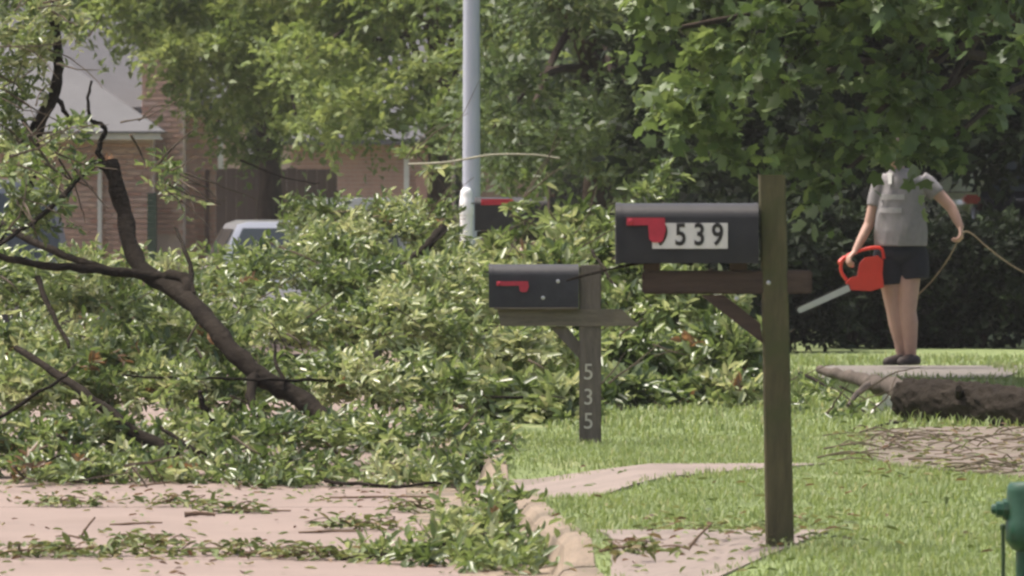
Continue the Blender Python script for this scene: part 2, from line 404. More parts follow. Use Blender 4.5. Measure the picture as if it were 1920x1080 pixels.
kprof=[(-.36,-.125),(-.03,-.118),(-.005,-.07),(.015,-.022),(.04,.004),(.065,.010),(.11,.010),(.11,-.16),(-.36,-.16)]
ke=[6,8.5,11,13.5,16,18.5,21,23.4,25.05,27.45,29.3,32.6,35.0]+[35+2.5*i for i in range(1,20)]
for i in range(len(ke)-1):
    y0,y1=ke[i]+.007,ke[i+1]-.007; v=[];f=[];n=9;m=len(kprof)
    for j in range(n):
        y=y0+(y1-y0)*j/(n-1); dz=float(dropz(y)); g=float(gz(float(KX(y)),y))
        wob=.006*math.sin(i*3.1+j*.8)
        e=.012 if j in (0,n-1) else 0
        for o_,z in kprof:
            zz=z if z<-.1 else (-.1+(z+.1)*(1-.85*dz)) - (e if z>-.05 else 0)
            v.append((float(KX(y))+o_+wob,y,zz+g))
    for j in range(n-1):
        for k in range(m): f.append([j*m+k,j*m+(k+1)%m,(j+1)*m+(k+1)%m,(j+1)*m+k])
    f+= [list(range(m)),[(n-1)*m+k for k in range(m)][::-1]]
    mesh('kerb_section',v,f,M['kerb'],kerb,False)
# lawn right of the kerb
ly=list(np.arange(6,22,1.0))+list(np.arange(22,40,.2))+list(np.arange(40,90,2.0))+[92,120]
lo=[.10,.2,.3,.4,.5,.6,.7,.8,.95,1.1,1.3,1.5,1.8,2.1,2.5,3,3.5,4,5,7,10,20,45]
def lawnz(x,y): return lz(x,y)+.005*math.sin(x*3.7+y*1.9)*math.sin(y*2.3-x)-.006
v=[(float(KX(y))+o_,y,float(lawnz(float(KX(y))+o_,y))) for y in ly for o_ in lo]; nx=len(lo)
f=[[j*nx+i,j*nx+i+1,(j+1)*nx+i+1,(j+1)*nx+i] for j in range(len(ly)-1) for i in range(nx-1)]
tag(mesh('lawn',v,f,M['lawn'],None,True),kind='structure')
pz=lambda x,y: lz(x,y)+(.007 if y<45 else .004)
def pave(name,y0,y1,xl,xr,n=24,mt='walk'):
    return tag(ribbon(name,y0,y1,xl,xr,pz,M[mt],None,n,.05),kind='structure')
pave('front_walk',18,26.1,lambda y:float(KX(y))+.17+.03*math.sin(y*3),lambda y:max(float(KX(y))+.32,.56+(y-23.2)*.225+.04*math.sin(y*2.1)))
def dl(y): return float(KX(y))-.04
def drr(y): return float(np.interp(y,[29.35,29.8,30.4,31.1,31.8,32.65],[.10,.2,.38,.68,1.0,1.45]))
pave('driveway_apron',29.35,32.65,dl,drr)
pave('side_pavement',30.9,37.9,lambda y:float(np.interp(y,[30.9,31.6,32.4,33.5,35,37,37.9],[2.35,2.1,1.78,1.7,1.75,1.85,2.2])),lambda y:6.5,mt='pad')
pave('garden_path',48.3,51.9,lambda y:2.05+.25*(y-48.3)/3.6,lambda y:3.35+.5*(y-48.3)/3.6,mt='path')

# ------------------------------------------------------------------ mailboxes
def arch(wd,ht,n=10):
    r=wd/2; pts=[(-r,0),(r,0)]
    for i in range(n+1):
        a=math.pi*i/n; pts.append((r*math.cos(a),ht-r*.62+r*.62*math.sin(a)))
    return pts
def text_mesh(ch,size,name,mt,parent,loc,rot,thick=.0015,sx=1.0,bold=.0):
    cu=bpy.data.curves.new('t','FONT'); cu.body=ch; cu.size=size; cu.extrude=thick; cu.align_x='CENTER'; cu.align_y='CENTER'; cu.offset=bold
    o=bpy.data.objects.new('t',cu); C.objects.link(o); dg=bpy.context.evaluated_depsgraph_get()
    me=bpy.data.meshes.new_from_object(o.evaluated_get(dg)); bpy.data.objects.remove(o); bpy.data.curves.remove(cu)
    q=link(name,me,mt,parent); q.location=loc; q.rotation_euler=rot; q.scale=(sx,1,1); return q
def mailbox_box(root,x0,x1,z0,ht,wd,mt,yc=0.0,flag=None,fm='flag'):
    L=x1-x0
    a=[(p+yc,q+z0) for p,q in arch(wd,ht)]
    b=MB().prism(a,x0+.012,x1-.006,0).build('box',M[mt],root,True)
    d=[(p*1.035+yc,q*1.02+z0-.002) for p,q in arch(wd,ht)]
    dd=MB().prism(d,x0-.004,x0+.018,0).build('door',M[mt],root,True)
    MB().box((x0-.03,yc-.02,z0+ht*.8),(x0-.002,yc+.02,z0+ht*.84),ch=.003).build('door_pull',M[mt],dd)
    MB().prism([(p*1.02+yc,q*1.012+z0-.001) for p,q in arch(wd,ht)],x1-.016,x1,0).build('back_rim',M[mt],root,True)
    if flag:
        fx0,fx1,fzt,fh,ph,pw=flag     # arm from pivot to paddle, paddle hangs at its end
        yy=yc-wd/2
        poly=[(fx0,fzt),(fx1,fzt),(fx1+pw*.08,fzt-ph*.5),(fx1-pw*.1,fzt-ph*.93),(fx1-pw*.27,fzt-ph),(fx1-pw*.72,fzt-ph),(fx1-pw*.93,fzt-ph*.88),(fx1-pw,fzt-fh),(fx0,fzt-fh*1.05)]
        fl=MB().prism(poly,yy-.014,yy-.010,1).build('flag',M[fm],root)
        MB().lathe([(.011,-.012),(.011,.004),(.006,.007)],12,Matrix.Translation((fx0+.014,yy-.012,fzt-fh*.5))@Matrix.Rotation(R(90),4,'X')).build('pivot',M[fm],fl,True)
    return b
# near mailbox, Y = 25
S=25/F
def q(px,py,px0,Y): return ((px-px0)*Y/F, H-(py-HY)*Y/F)
Y=25.0; r1=empty('mailbox',(at(1460,1025,Y).x,Y,0.0))
tag(r1,'nearest black mailbox with white number plate 9539 on tall greenish wooden post','mailbox','mailboxes along the kerb')
ox=1460
def X1(px): return (px-ox)*Y/F
def Z1(py): return H-(py-HY)*Y/F
pm=MB(); hw=.0465
prof=[(X1(1462),-.08),(X1(1462),Z1(1020)),(X1(1455),Z1(640)),(X1(1447),Z1(328))]
for (xa,za),(xb,zb) in zip(prof[:-1],prof[1:]): pass
v=[];f=[]
for i,(xc,zc) in enumerate(prof):
    e=hw*(1.06 if i<2 else 1.0)
    c_=.006
    v+=[(xc-e,-e+c_,zc),(xc-e+c_,-e,zc),(xc+e-c_,-e,zc),(xc+e,-e+c_,zc),(xc+e,e-c_,zc),(xc+e-c_,e,zc),(xc-e+c_,e,zc),(xc-e,e-c_,zc)]
for i in range(3):
    for j in range(8): f.append([i*8+j,i*8+(j+1)%8,(i+1)*8+(j+1)%8,(i+1)*8+j])
f+=[list(range(8))[::-1],[24+j for j in range(8)]]
mesh('post',v,f,M['post_green'],r1)
MB().box((X1(1204),-.044,Z1(551)),(X1(1522),.044,Z1(507)),ch=.006).build('arm',M['arm_brown'],r1)
bz=MB().prism([(X1(1312),Z1(552.5)),(X1(1356),Z1(552.5)),(X1(1425),Z1(606)),(X1(1430),Z1(644))],-.032,.032,1).build('brace',M['arm_brown'],r1)
for px in (1222,1384):
    MB().box((X1(px-16),-.04,Z1(506.5)),(X1(px+16),.04,Z1(493)),ch=.002).build('spacer',M['arm_brown'],r1)
mailbox_box(r1,X1(1156),X1(1421),Z1(493),(493-381)*S,.175,'boxblack',0.0,(X1(1174),X1(1245),Z1(408),14*S,46*S,.058))
pl=MB().box((X1(1222),-.0935,Z1(466)),(X1(1363),-.0885,Z1(418)),ch=.001).build('number_plate',M['plate'],r1)
for ch,px in (('9',1240),('5',1275),('3',1310),('9',1344)):
    text_mesh(ch,.108,'digit',M['digit'],pl,(X1(px),-.0945,Z1(441.5)),(R(90),0,0),.001,.80,.0022)
for px,py in ((1380,560),(1440,530)):
    MB().lathe([(.008,0),(.008,.004),(.004,.007)],10,Matrix.Translation((X1(px),-.045 if px<1400 else -.0475,Z1(py)))@Matrix.Rotation(R(90),4,'X')).build('bolt',M['screw'],r1,True)
# a dark stick lodged under the near box
st=MB(); a0=at(1242,489,25.02)-Vector((0,.04,0)); 
limb(st,[at(1300,494.5,24.975)+Vector((0,.03,0)),at(1242,490,24.97),at(1180,497,24.95),at(1118,511,24.93),at(1062,526,24.92)],.007,.004,6)
tag(st.build('broken_stick',M['bark_d'],None,True),'thin dark stick poking out from under the nearest mailbox','stick')

# second mailbox, Y = 35.6
Y2=35.6; r2=empty('mailbox',(at(1106,830,Y2).x,Y2,0)); ox2=1106
tag(r2,'smaller black mailbox on weathered grey post with numerals 535 running down it','mailbox','mailboxes along the kerb')
def X2(px): return (px-ox2)*Y2/F
def Z2(py): return H-(py-HY)*Y2/F
S2=Y2/F
MB().box((X2(1086),-.055,-.08),(X2(1127),.055,Z2(497)),ch=.006).build('post',M['post_grey'],r2)
MB().prism([(X2(932),Z2(580)),(X2(1166),Z2(580)),(X2(1199),Z2(611)),(X2(940),Z2(611))],-.062,-.0565,1).build('arm',M['arm_grey'],r2)
MB().prism([(X2(932),Z2(580)),(X2(1166),Z2(580)),(X2(1199),Z2(611)),(X2(940),Z2(611))],.0565,.062,1).build('arm',M['arm_grey'],r2)
MB().box((X2(926),-.1,Z2(579.5)),(X2(1084),.1,Z2(576)),ch=.002).build('base_board',M['arm_grey'],r2)
MB().prism([(X2(1030),Z2(612)),(X2(1062),Z2(612)),(X2(1085.5),Z2(640)),(X2(1085.5),Z2(672))],-.035,.035,1).build('brace',M['post_grey'],r2)
mailbox_box(r2,X2(918),X2(1085),Z2(575.5),80*S2,.18,'boxblack2',0.0,(X2(931),X2(990),Z2(527),8*S2,20*S2,.045))
for ch,py in (('5',698),('3',745),('5',790)):
    text_mesh(ch,.115,'digit',M['cream'],r2,(X2(1103),-.0565,Z2(py)),(R(90),0,0),.0015,.95,.0)
for px,py in ((1018,558),(1046,527)):
    MB().lathe([(.010,0),(.010,.004),(.004,.007)],10,Matrix.Translation((X2(px),-.092,Z2(py)))@Matrix.Rotation(R(90),4,'X')).build('bolt',M['screw'],r2,True)

# third mailbox, Y = 52.5, half buried in leaves
Y3=52.5; r3=empty('mailbox',(at(990,690,Y3).x,Y3,float(gz(.1,Y3)))); ox3=990
tag(r3,'farthest black mailbox half buried in leaves beside the grey pole','mailbox','mailboxes along the kerb')
g3=float(gz(.1,Y3))
def X3(px): return (px-ox3)*Y3/F
def Z3(py): return H-(py-HY)*Y3/F-g3
S3=Y3/F
MB().box((X3(970),-.05,-.15),(X3(1010),.05,Z3(432)),ch=.006).build('post',M['post_dark'],r3)
MB().box((X3(894),-.045,Z3(447)),(X3(1024),.045,Z3(433)),ch=.006).build('arm',M['post_dark'],r3)
MB().prism([(X3(920),Z3(448)),(X3(938),Z3(448)),(X3(969),Z3(492)),(X3(969),Z3(516))],-.03,.03,1).build('brace',M['post_dark'],r3)
mailbox_box(r3,X3(891),X3(1026),Z3(432),62*S3,.2,'boxblack',0.0,(X3(902),X3(962),Z3(373),11*S3,20*S3,.06))

# ------------------------------------------------------------------ grey pole
Yp=60.0; gp=float(gz(-.35,Yp)); px_=at(884,600,Yp).x
rp=empty('street_pole',(px_,Yp,gp)); tag(rp,'pale grey metal pole rising out of the fallen branches','pole')
MB().lathe([(.12,-.2),(.12,.02),(.085,.03),(.078,.6),(.064,5.0),(.052,8.5),(.03,8.55)],24).build('shaft',M['pole'],rp,True)
gd=MB(); pr=[(.064,-.25),(.064,.5)]
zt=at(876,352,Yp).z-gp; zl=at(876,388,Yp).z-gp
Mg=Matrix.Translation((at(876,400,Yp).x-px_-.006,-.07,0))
MB().lathe([(.055,-.15),(.055,zl-.13),(.057,zl-.07),(.063,zl-.065),(.063,zl),(.058,zl+.004),(.058,zl+.055),(.054,zl+.06),(.054,zt-.06),(.048,zt-.025),(.032,zt-.006),(.01,zt)],20,Mg).build('sunlit_sleeve',M['white'],rp,True)  # added white sleeve: sunlight on the lower pole put into shape and colour
for z in (zl-.2,1.2):
    MB().lathe([(.074,z-.012),(.078,z-.012),(.078,z+.012),(.074,z+.012)],24).build('strap',M['pole'],rp,True)

# ------------------------------------------------------------------ brick houses
brick_me=None
def brick_mesh():
    mb=MB().box((-.1,-.012,-.0285),(.1,.03,.0285),ch=.004); o=mb.build('brick',M['brick'])
    me=o.data; bpy.data.objects.remove(o); return me
brick_mats=[M['brick'],mat('brick_pale',(.58,.41,.34),.9,.2,3,.2,60),mat('brick_dark',(.45,.26,.205),.9,.2,3,.2,60),mat('brick_rose',(.54,.36,.30),.9,.2,3,.2,60)]
bms=[]
for mt in brick_mats:
    me=brick_mesh().copy(); me.materials.clear(); me.materials.append(mt); bms.append(me)
def brick_field(parent,x0,x1,z0,z1,y,rectvis,budget,skip=None):
    """bricks in running bond on a wall facing -Y; those inside rectvis singly, the rest joined"""
    rest=MB(); cx=.212; cz=.0762; n=0; row=0; z=z0+cz/2
    off=Vector(parent.location)
    while z<z1-.02:
        x=x0+(cx/2 if row%2==0 else 0)
        while x<x1-.02:
            xa=max(x-.1,x0); xb=min(x+.1,x1)
            if xb-xa>.05 and not (skip and skip(x,z)):
                full=xb-xa>.19
                inv=rectvis[0]<=x<=rectvis[1] and rectvis[2]<=z<=rectvis[3]
                if inv and budget[0]>0:
                    o=bpy.data.objects.new('brick',random.choices(bms,(5,3,2,3))[0]); C.objects.link(o); o.parent=parent
                    o.location=Vector(((xa+xb)/2,y+random.uniform(-.003,.003),z))-off
                    if not full: o.scale=((xb-xa)/.2,1,1)
                    budget[0]-=1
                else:
                    rest.add([(xa,y-.012,z-.0285),(xb,y-.012,z-.0285),(xb,y-.012,z+.0285),(xa,y-.012,z+.0285),(xa,y+.02,z-.0285),(xb,y+.02,z-.0285),(xb,y+.02,z+.0285),(xa,y+.02,z+.0285)],
                             [[0,1,2,3],[3,2,6,7],[1,0,4,5],[0,3,7,4],[2,1,5,6]])
            x+=cx
        row+=1; z+=cz
    if rest.v:
        o=rest.build('bricks',M['brick'],parent,off=off); o['kind']='stuff'
g0=-.5
house=empty('brick_house',(at(200,0,100).x,100.0,g0-.1)); off=Vector(house.location)
tag(house,'pinkish brick house with grey shingle roof and chimney at far left','house')
def hpart(name,mb,mt,smooth=False,parent=None): return mb.build(name,M[mt],parent or house,smooth,off=off)
xr=at(288,0,100).x; xw=at(418,0,101.2).x; ze=at(0,262,100).z
hpart('wall',MB().box((-16,100.02,g0-.2),(xr,100.3,ze+.02)),'mortar')
hpart('wall',MB().box((xr-.3,101.22,g0-.2),(xw,101.5,ze+.35)),'mortar')
cxa,cxb=at(268,0,100.9).x,at(346,0,100.9).x
chz=at(0,60,100.9).z
ch=hpart('chimney',MB().box((cxa,100.62,g0-.2),(cxb,101.2,chz)),'mortar')
bud=[300]
brick_field(house,cxa+.004,cxb-.004,at(0,440,100.6).z,chz,100.6,(cxa,cxb,at(0,400,100.6).z,at(0,185,100.6).z),bud)
brick_field(house,xr+.02,xw,g0,ze+.33,101.2,(cxb+.02,xw,at(0,400,101).z,at(0,262,101).z),bud,skip=lambda x,z: cxa-.1<x<cxb)
brick_field(house,at(0,0,100).x,xr,g0,ze,100.0,(at(105,0,100).x,xr,at(0,430,100).z,at(0,275,100).z),bud)
hpart('fascia',MB().box((-16.3,99.5,ze),(xr+.12,99.56,ze+.115)),'trim')
hpart('soffit',MB().box((-16.3,99.56,ze+.005),(xr+.12,100.05,ze+.025)),'trim')
hpart('fascia',MB().box((xr+.13,100.9,ze+.36),(xw+.3,100.96,ze+.46)),'trim')
# roofs: hip wing in front coloured paler as if sunlit, darker main slope behind
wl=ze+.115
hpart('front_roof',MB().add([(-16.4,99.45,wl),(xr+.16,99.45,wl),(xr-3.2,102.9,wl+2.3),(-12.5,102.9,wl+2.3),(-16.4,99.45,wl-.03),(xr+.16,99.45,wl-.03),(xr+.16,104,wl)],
    [[0,1,2,3],[0,4,5,1],[1,6,2]]),'shingle_lit')
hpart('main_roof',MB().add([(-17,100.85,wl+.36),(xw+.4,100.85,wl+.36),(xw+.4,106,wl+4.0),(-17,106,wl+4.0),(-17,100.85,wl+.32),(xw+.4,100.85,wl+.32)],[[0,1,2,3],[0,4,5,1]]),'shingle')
hpart('gable_wall',MB().box((-16,101.5,g0-.2),(xw,110,ze+.3)),'brick')
hpart('downspout',MB().box((at(183,0,99.9).x,99.88,g0),(at(191,0,99.9).x,99.96,ze),ch=.01),'trim')
hpart('downspout',MB().box((at(384,0,101).x,101.05,g0),(at(392,0,101).x,101.13,at(0,318,101).z),ch=.01),'downspout')
hpart('corner_trim',MB().box((at(408,0,101).x,101.10,at(0,318,101).z),(at(417,0,101).x,101.16,ze+.3)),'trim')
p_=at(285,0,98.8); gpo=empty('green_post',(p_.x,98.8,g0-.17)); tag(gpo,'narrow dark green post in front of the brick wall','post')
zt=at(0,366,98.8).z-g0+.17
MB().box((-.065,-.05,-.1),(.065,.05,zt),ch=.008).build('shaft',M['greenpost'],gpo); MB().box((-.075,-.06,zt+.001),(.075,.06,zt+.03),ch=.008).build('cap',M['greenpost'],gpo)
# second, farther house
h2=empty('brick_house',(at(680,0,128).x,128.0,g0-.17)); off2=Vector(h2.location)
tag(h2,'low brick house seen past the fence under the trees','house')
zz=at(0,318,128).z
MB().box((at(520,0,128).x,128.02,g0-.2),(at(850,0,128).x,132,zz+.6)).build('wall',M['mortar'],h2,off=off2)
brick_field(h2,at(545,0,128).x,at(850,0,128).x,.6,zz+.55,128.0,(0,0,0,0),[0])
MB().box((at(757,0,127.9).x,127.93,g0),(at(767,0,127.9).x,127.985,zz+.5)).build('corner_trim',M['trim'],h2,off=off2)
MB().box((at(780,0,127.9).x,127.9,.3),(at(812,0,127.9).x,127.98,at(0,322,128).z)).build('shutter',M['tail'],h2,off=off2).data.materials[0]=brick_mats[2]
MB().add([(at(500,0,128).x,127.3,zz+.55),(at(870,0,128).x,127.3,zz+.55),(at(870,0,128).x,133,zz+3.4),(at(500,0,128).x,133,zz+3.4),(at(500,0,128).x,127.3,zz+.45),(at(870,0,128).x,127.3,zz+.45)],[[0,1,2,3],[0,4,5,1]]).build('roof',M['shingle'],h2,off=off2)
# fences
def fence(px0,px1,ptop,Y,mt,label,wd=.14,g=g0-.17):
    a=at(px0,0,Y).x; b=at(px1,0,Y).x; z1=at(0,ptop,Y).z
    r=empty('wooden_fence',((a+b)/2,Y,g)); tag(r,label,'fence'); o0=Vector(r.location)
    x=a; sh=None
    while x+wd<=b+.01:
        h_=z1-g+random.uniform(-.012,.012)
        if sh is None:
            o=MB().prism([(-wd/2+.0015,0),(wd/2-.0015,0),(wd/2-.0015,1),(-wd/2+.0015,1)],-.009,.009,1).build('picket',M[mt],r); sh=o.data
        else:
            o=bpy.data.objects.new('picket',sh); C.objects.link(o); o.parent=r
        o.location=(x+wd/2-o0.x,random.uniform(-.004,.004),0); o.scale=(1,1,h_); x+=wd
    for zf in (.2,.85): MB().box((a-o0.x,.012,(z1-g)*zf-.04),(b-o0.x,.05,(z1-g)*zf+.04)).build('rail',M['rail'],r)
    x=a+.05
    while x<b:
        MB().box((x-.045-o0.x,.051,-.1),(x+.045-o0.x,.14,z1-g-.05)).build('post',M['rail'],r); x+=2.2
fence(405,640,316,98.0,'fence','dark brown board fence beside the brick house')
fence(893,1040,322,108.0,'fence_p','pale reddish board fence glimpsed right of the grey pole')

# ------------------------------------------------------------------ cars
def car(loc,rz,paint,label,L=4.5,W=1.78,zb=.92,zr=1.43,suv=False,name='parked_car',lampz=None):
    r=empty(name,loc,rz); tag(r,label,'car','parked cars'); hw=W/2
    st=[(-.5,.90,.40,zb*.93),(-.485,.96,.30,zb*.99),(-.40,1,.22,zb),(-.1,1,.2,zb),(.18,1,.2,zb*.99),(.3,.99,.2,zb*.95),(.45,.95,.24,zb*.82),(.495,.86,.32,zb*.66)]
    v=[];f=[];m=10
    for yf,wf,z0,z1 in st:
        w_=hw*wf; y=yf*L; md=(z0+z1)/2
        v+=[(-w_*.9,y,z0),(-w_*.99,y,z0+.12),(-w_,y,md),(-w_*.97,y,z1-.1),(-w_*.88,y,z1),(w_*.88,y,z1),(w_*.97,y,z1-.1),(w_,y,md),(w_*.99,y,z0+.12),(w_*.9,y,z0)]
    for i in range(len(st)-1):
        for j in range(m): f.append([i*m+j,i*m+(j+1)%m,(i+1)*m+(j+1)%m,(i+1)*m+j])
    f+=[list(range(m)),[(len(st)-1)*m+j for j in range(m)][::-1]]
    MB().add(v,f).build('body',M[paint],r,True)
    rb=-.47 if suv else -.40; rt=-.42 if suv else -.24
    gs=[(rb,.93,.02),(rt,.80,1),(-.05,.80,1.04),(.06,.79,1.0),(.24,.92,.02)]
    v=[];f=[];m=6
    hR=zr-zb-.04
    for yf,wf,h_ in gs:
        y=yf*L; wr=hw*(.90-(.90-.68)*min(1,h_)); z=zb-.01+hR*h_
        v+=[(-hw*.9,y,zb-.02),(-wr,y,z),(-wr*.82,y,z+.035*min(1,h_*5)),(wr*.82,y,z+.035*min(1,h_*5)),(wr,y,z),(hw*.9,y,zb-.02)]
    for i in range(len(gs)-1):
        for j in range(m): f.append([i*m+j,i*m+(j+1)%m,(i+1)*m+(j+1)%m,(i+1)*m+j])
    f+=[list(range(m)),[(len(gs)-1)*m+j for j in range(m)][::-1]]
    cab=MB().add(v,f).build('cabin',M[paint],r,True)
    def pane(name,pts,out):
        o_=Vector(out)*.012; p=[Vector(a)+o_ for a in pts]; c=sum(p,Vector())/len(p)
        MB().add(p+[a-o_*.6 for a in p],[[0,1,2,3],[4,7,6,5],[0,4,5,1],[1,5,6,2],[2,6,7,3],[3,7,4,0]]).build(name,M['glass'],cab)
    wr=hw*.68
    yb0,yt0=rb*L,rt*L
    lerp=lambda a,b,t:a+(b-a)*t
    pane('rear_window',[(-lerp(hw*.9,wr,.1)*.9,lerp(yb0,yt0,.1),zb+hR*.1),(lerp(hw*.9,wr,.1)*.9,lerp(yb0,yt0,.1),zb+hR*.1),(wr*.9,lerp(yb0,yt0,.88),zb+hR*.88),(-wr*.9,lerp(yb0,yt0,.88),zb+hR*.88)],(0,-1,.5))
    yb1,yt1=.24*L,.06*L
    pane('windscreen',[(-lerp(hw*.9,wr,.1)*.9,lerp(yb1,yt1,.1),zb+hR*.1),(lerp(hw*.9,wr,.1)*.9,lerp(yb1,yt1,.1),zb+hR*.1),(wr*.9,lerp(yb1,yt1,.88),zb+hR*.88),(-wr*.9,lerp(yb1,yt1,.88),zb+hR*.88)],(0,1,.5))
    for s in (-1,1):
        for ya,yc,yd,ye_ in ((rb*.72*L,-.02*L,-.02*L,rt*.93*L),(.0*L,.18*L,.055*L,.0*L)):
            x0=s*lerp(hw*.9,wr,.1); x1=s*lerp(hw*.9,wr,.86)
            pane('side_window',[(x0,ya,zb+hR*.1),(x0,yc,zb+hR*.1),(x1,yd,zb+hR*.86),(x1,ye_,zb+hR*.86)],(s,0,.3))
        tl=MB().box((s*hw*.93-.13,-.503*L,zb*(lampz or .68)),(s*hw*.93+.02,-.46*L,zb*.9 if not suv else zb*1.02),ch=.02).build('tail_lamp',M['tail'],r,True)
        for yw in (-.31,.31):
            Mx=Matrix.Translation((s*(hw-.10),yw*L,.32))@Matrix.Rotation(R(90),4,'Y')
            wh=MB().lathe([(.2,-.1),(.3,-.105),(.325,-.07),(.325,.07),(.3,.105),(.2,.1)],24,Mx).build('wheel',M['tyre'],r,True)
            MB().lathe([(.04,-.112),(.2,-.104),(.2,.104),(.04,.112)],16,Mx).build('rim',M['rim'],wh,True)
    MB().box((-hw*.9,-.512*L,.3),(hw*.9,-.47*L,.52),ch=.04).build('rear_bumper',M['bumper' if suv else paint],r,True)
    return r
def carpos(px,Y): x=at(px,0,Y).x; return (x,Y,float(gz(x,Y))-.12)
cx_,cy_,cz_=carpos(522,82)
car((cx_,cy_,cz_),R(6),'silver','silver car with rear window showing above the leaves before the fence',zb=1.12,zr=1.0-cz_-.02,suv=True)
x_,y_,z_=carpos(700,90)
car((x_,y_,z_),R(-8),'paleblue','pale car roof just showing through the top of the leaf heap',L=4.6,zb=1.02,zr=1.22-z_,suv=True)
x_,y_,z_=carpos(-25,86)
car((x_,y_,z_),R(10),'greycar','grey car at the left edge behind pale leaves',L=4.6,zb=1.04,zr=1.44-z_,suv=True)
x_=at(1972,0,66).x
car((x_,66+2.3,float(gz(x_,66))),R(4),'blackcar','black car with red tail lamp in deep shade behind the person',L=4.7,W=1.85,zb=1.24,zr=1.8,suv=True,lampz=.95)

# ------------------------------------------------------------------ trees
def tree(label,x,y,trunk_r,trunk_h,clumps,leaf,tpl,kw,bark='bark',name='shade_tree',group=None,limbs=True,g=None,lean=(0,0)):
    g=float(gz(x,y)) if g is None else g
    r=empty(name,(x,y,g-.1)); tag(r,label,'tree',group); off=Vector(r.location)
    top=Vector((x+lean[0],y+lean[1],g+trunk_h))
    mb=MB(); limb(mb,[(x,y,g-.15),(x+.02+lean[0]*.3,y,g+trunk_h*.35),(x-.03+lean[0]*.7,y+.05,g+trunk_h*.7),top],trunk_r,trunk_r*.55,12)
    mb.build('trunk',M[bark],r,True,off=off)
    if limbs:
        mb=MB()
        for c,rr in clumps[::max(1,len(clumps)//26)]:
            c=Vector(c); s=Vector((x,y,g+trunk_h*random.uniform(.55,1.0))); m_=(s+c)/2+Vector((0,0,.25))
            limb(mb,[s,m_,c],trunk_r*.3,.012,6)
        mb.build('limbs',M[bark],r,True,off=off)
    n=foliage(r,clumps,'crown',leaf,tpl,**kw)
    return r,n
def crown(cx,cy,cz,rx,ry,rz,n,r0,r1,flat=.6,top=.3):
    out=[]
    for i in range(n):
        u=rnd(1)[0]*(rng.random()**.33*.6+.45)
        s=r0+(r1-r0)*rng.random()
        out.append(((cx+u[0]*rx,cy+u[1]*ry,cz+u[2]*rz),(s,s,s*flat)))
    return out
def pxc(lst,flat=.65,dy=None):
    """clumps given as (px,py,Y,radius px)"""
    out=[]
    for px,py,Y,rp in lst:
        s=Y/F; out.append((tuple(at(px,py,Y)),(rp*s,rp*s*(dy or 1),rp*s*flat)))
    return out
def scatter(px0,px1,py0,py1,Y0,Y1,n,r0,r1,keep=None):
    out=[]
    while len(out)<n:
        px=random.uniform(px0,px1); py=random.uniform(py0,py1); Y=random.uniform(Y0,Y1)
        if keep and not keep(px,py): continue
        out.append((px,py,Y,random.uniform(r0,r1)))
    return out
NL=0
# far tree line
for i,(px,Y) in enumerate([(-250,138),(150,150),(520,142),(900,150),(1250,140),(1600,150),(2000,140),(2350,152)]):
    x=at(px,0,Y).x
    cl=crown(x,Y,5.2,3.6,2.2,5.6,46,.9,1.5,.75)
    _,n=tree(['broad','tall','rounded','dense','dark','leaning','spreading','thick'][i]+' far tree in the back row, '+['first','second','third','fourth','fifth','sixth','seventh','eighth'][i]+' from the left',x,Y,.22,5,cl,G['mid'],'quad',dict(dens=9,spray=.7,nl=8,L=.30,W=.6,tmean=.45,tvar=.2,inner=.5),name='far_tree',group='back row of trees',limbs=False); NL+=n
# left hanging tree (pale, soft), Y 88-94
kl=lambda px,py: py < np.interp(px,[100,150,260,330,400,470,560,640],[20,50,60,95,165,210,235,245])
cl=pxc(scatter(120,640,-120,285,86,94,62,45,95,kl),.55)+crown(at(330,0,92).x,93,6.2,3.6,3.0,2.6,34,.7,1.1,.55)
cl=pxc([(300,110,88,35),(330,140,89,34),(352,175,90,32),(378,215,90,32),(405,245,91,30),(435,265,91,28),(430,290,91,22),(455,298,91,20),(480,300,91,18),(470,280,91,26),(505,285,91,26),(440,235,90,34),(310,165,91,18),(360,150,88,35),(420,190,88,38),(480,225,88,38),(560,250,89,38),(340,90,87,45),(250,50,87,50),(200,25,87,50),(300,55,88,45)],.6)+cl
r_,n=tree('pale green drooping tree hanging over the brick house',at(500,0,93).x,94,.2,4.5,cl,G['far'],'quad',dict(dens=34,spray=.5,nl=10,L=.125,W=.5,tmean=.5,tvar=.2,droop=.5,inner=.55)); NL+=n
# centre tree, olive green left of pole
kc=lambda px,py: py<265-abs(px-740)*.12
cl=pxc([(850,255,84,34),(870,225,83,36),(840,285,85,26),(905,280,86,30),(800,275,85,28),(930,250,85,34)],.6)+pxc(scatter(560,960,-130,305,78,88,52,45,90,kc),.55)+crown(at(760,0,84).x,85,6.0,2.6,2.6,2.6,30,.7,1.0,.55)
_,n=tree('light olive tree with layered sprays just left of the grey pole',at(820,0,86).x,87,.18,4.5,cl,G['far'],'quad',dict(dens=36,spray=.45,nl=10,L=.12,W=.48,tmean=.55,tvar=.22,droop=.4,inner=.55)); NL+=n
# darker centre-right tree
cl=pxc(scatter(900,1330,-130,345,64,74,60,45,90),.6)+crown(at(1130,0,70).x,71,5.4,2.2,2.4,2.4,28,.6,.9,.55)
_,n=tree('darker green tree right of the grey pole behind the mailboxes',at(1120,0,72).x,73,.2,4.2,cl,G['mid'],'quad',dict(dens=56,spray=.38,nl=9,L=.105,W=.45,tmean=.42,tvar=.22,inner=.5)); NL+=n
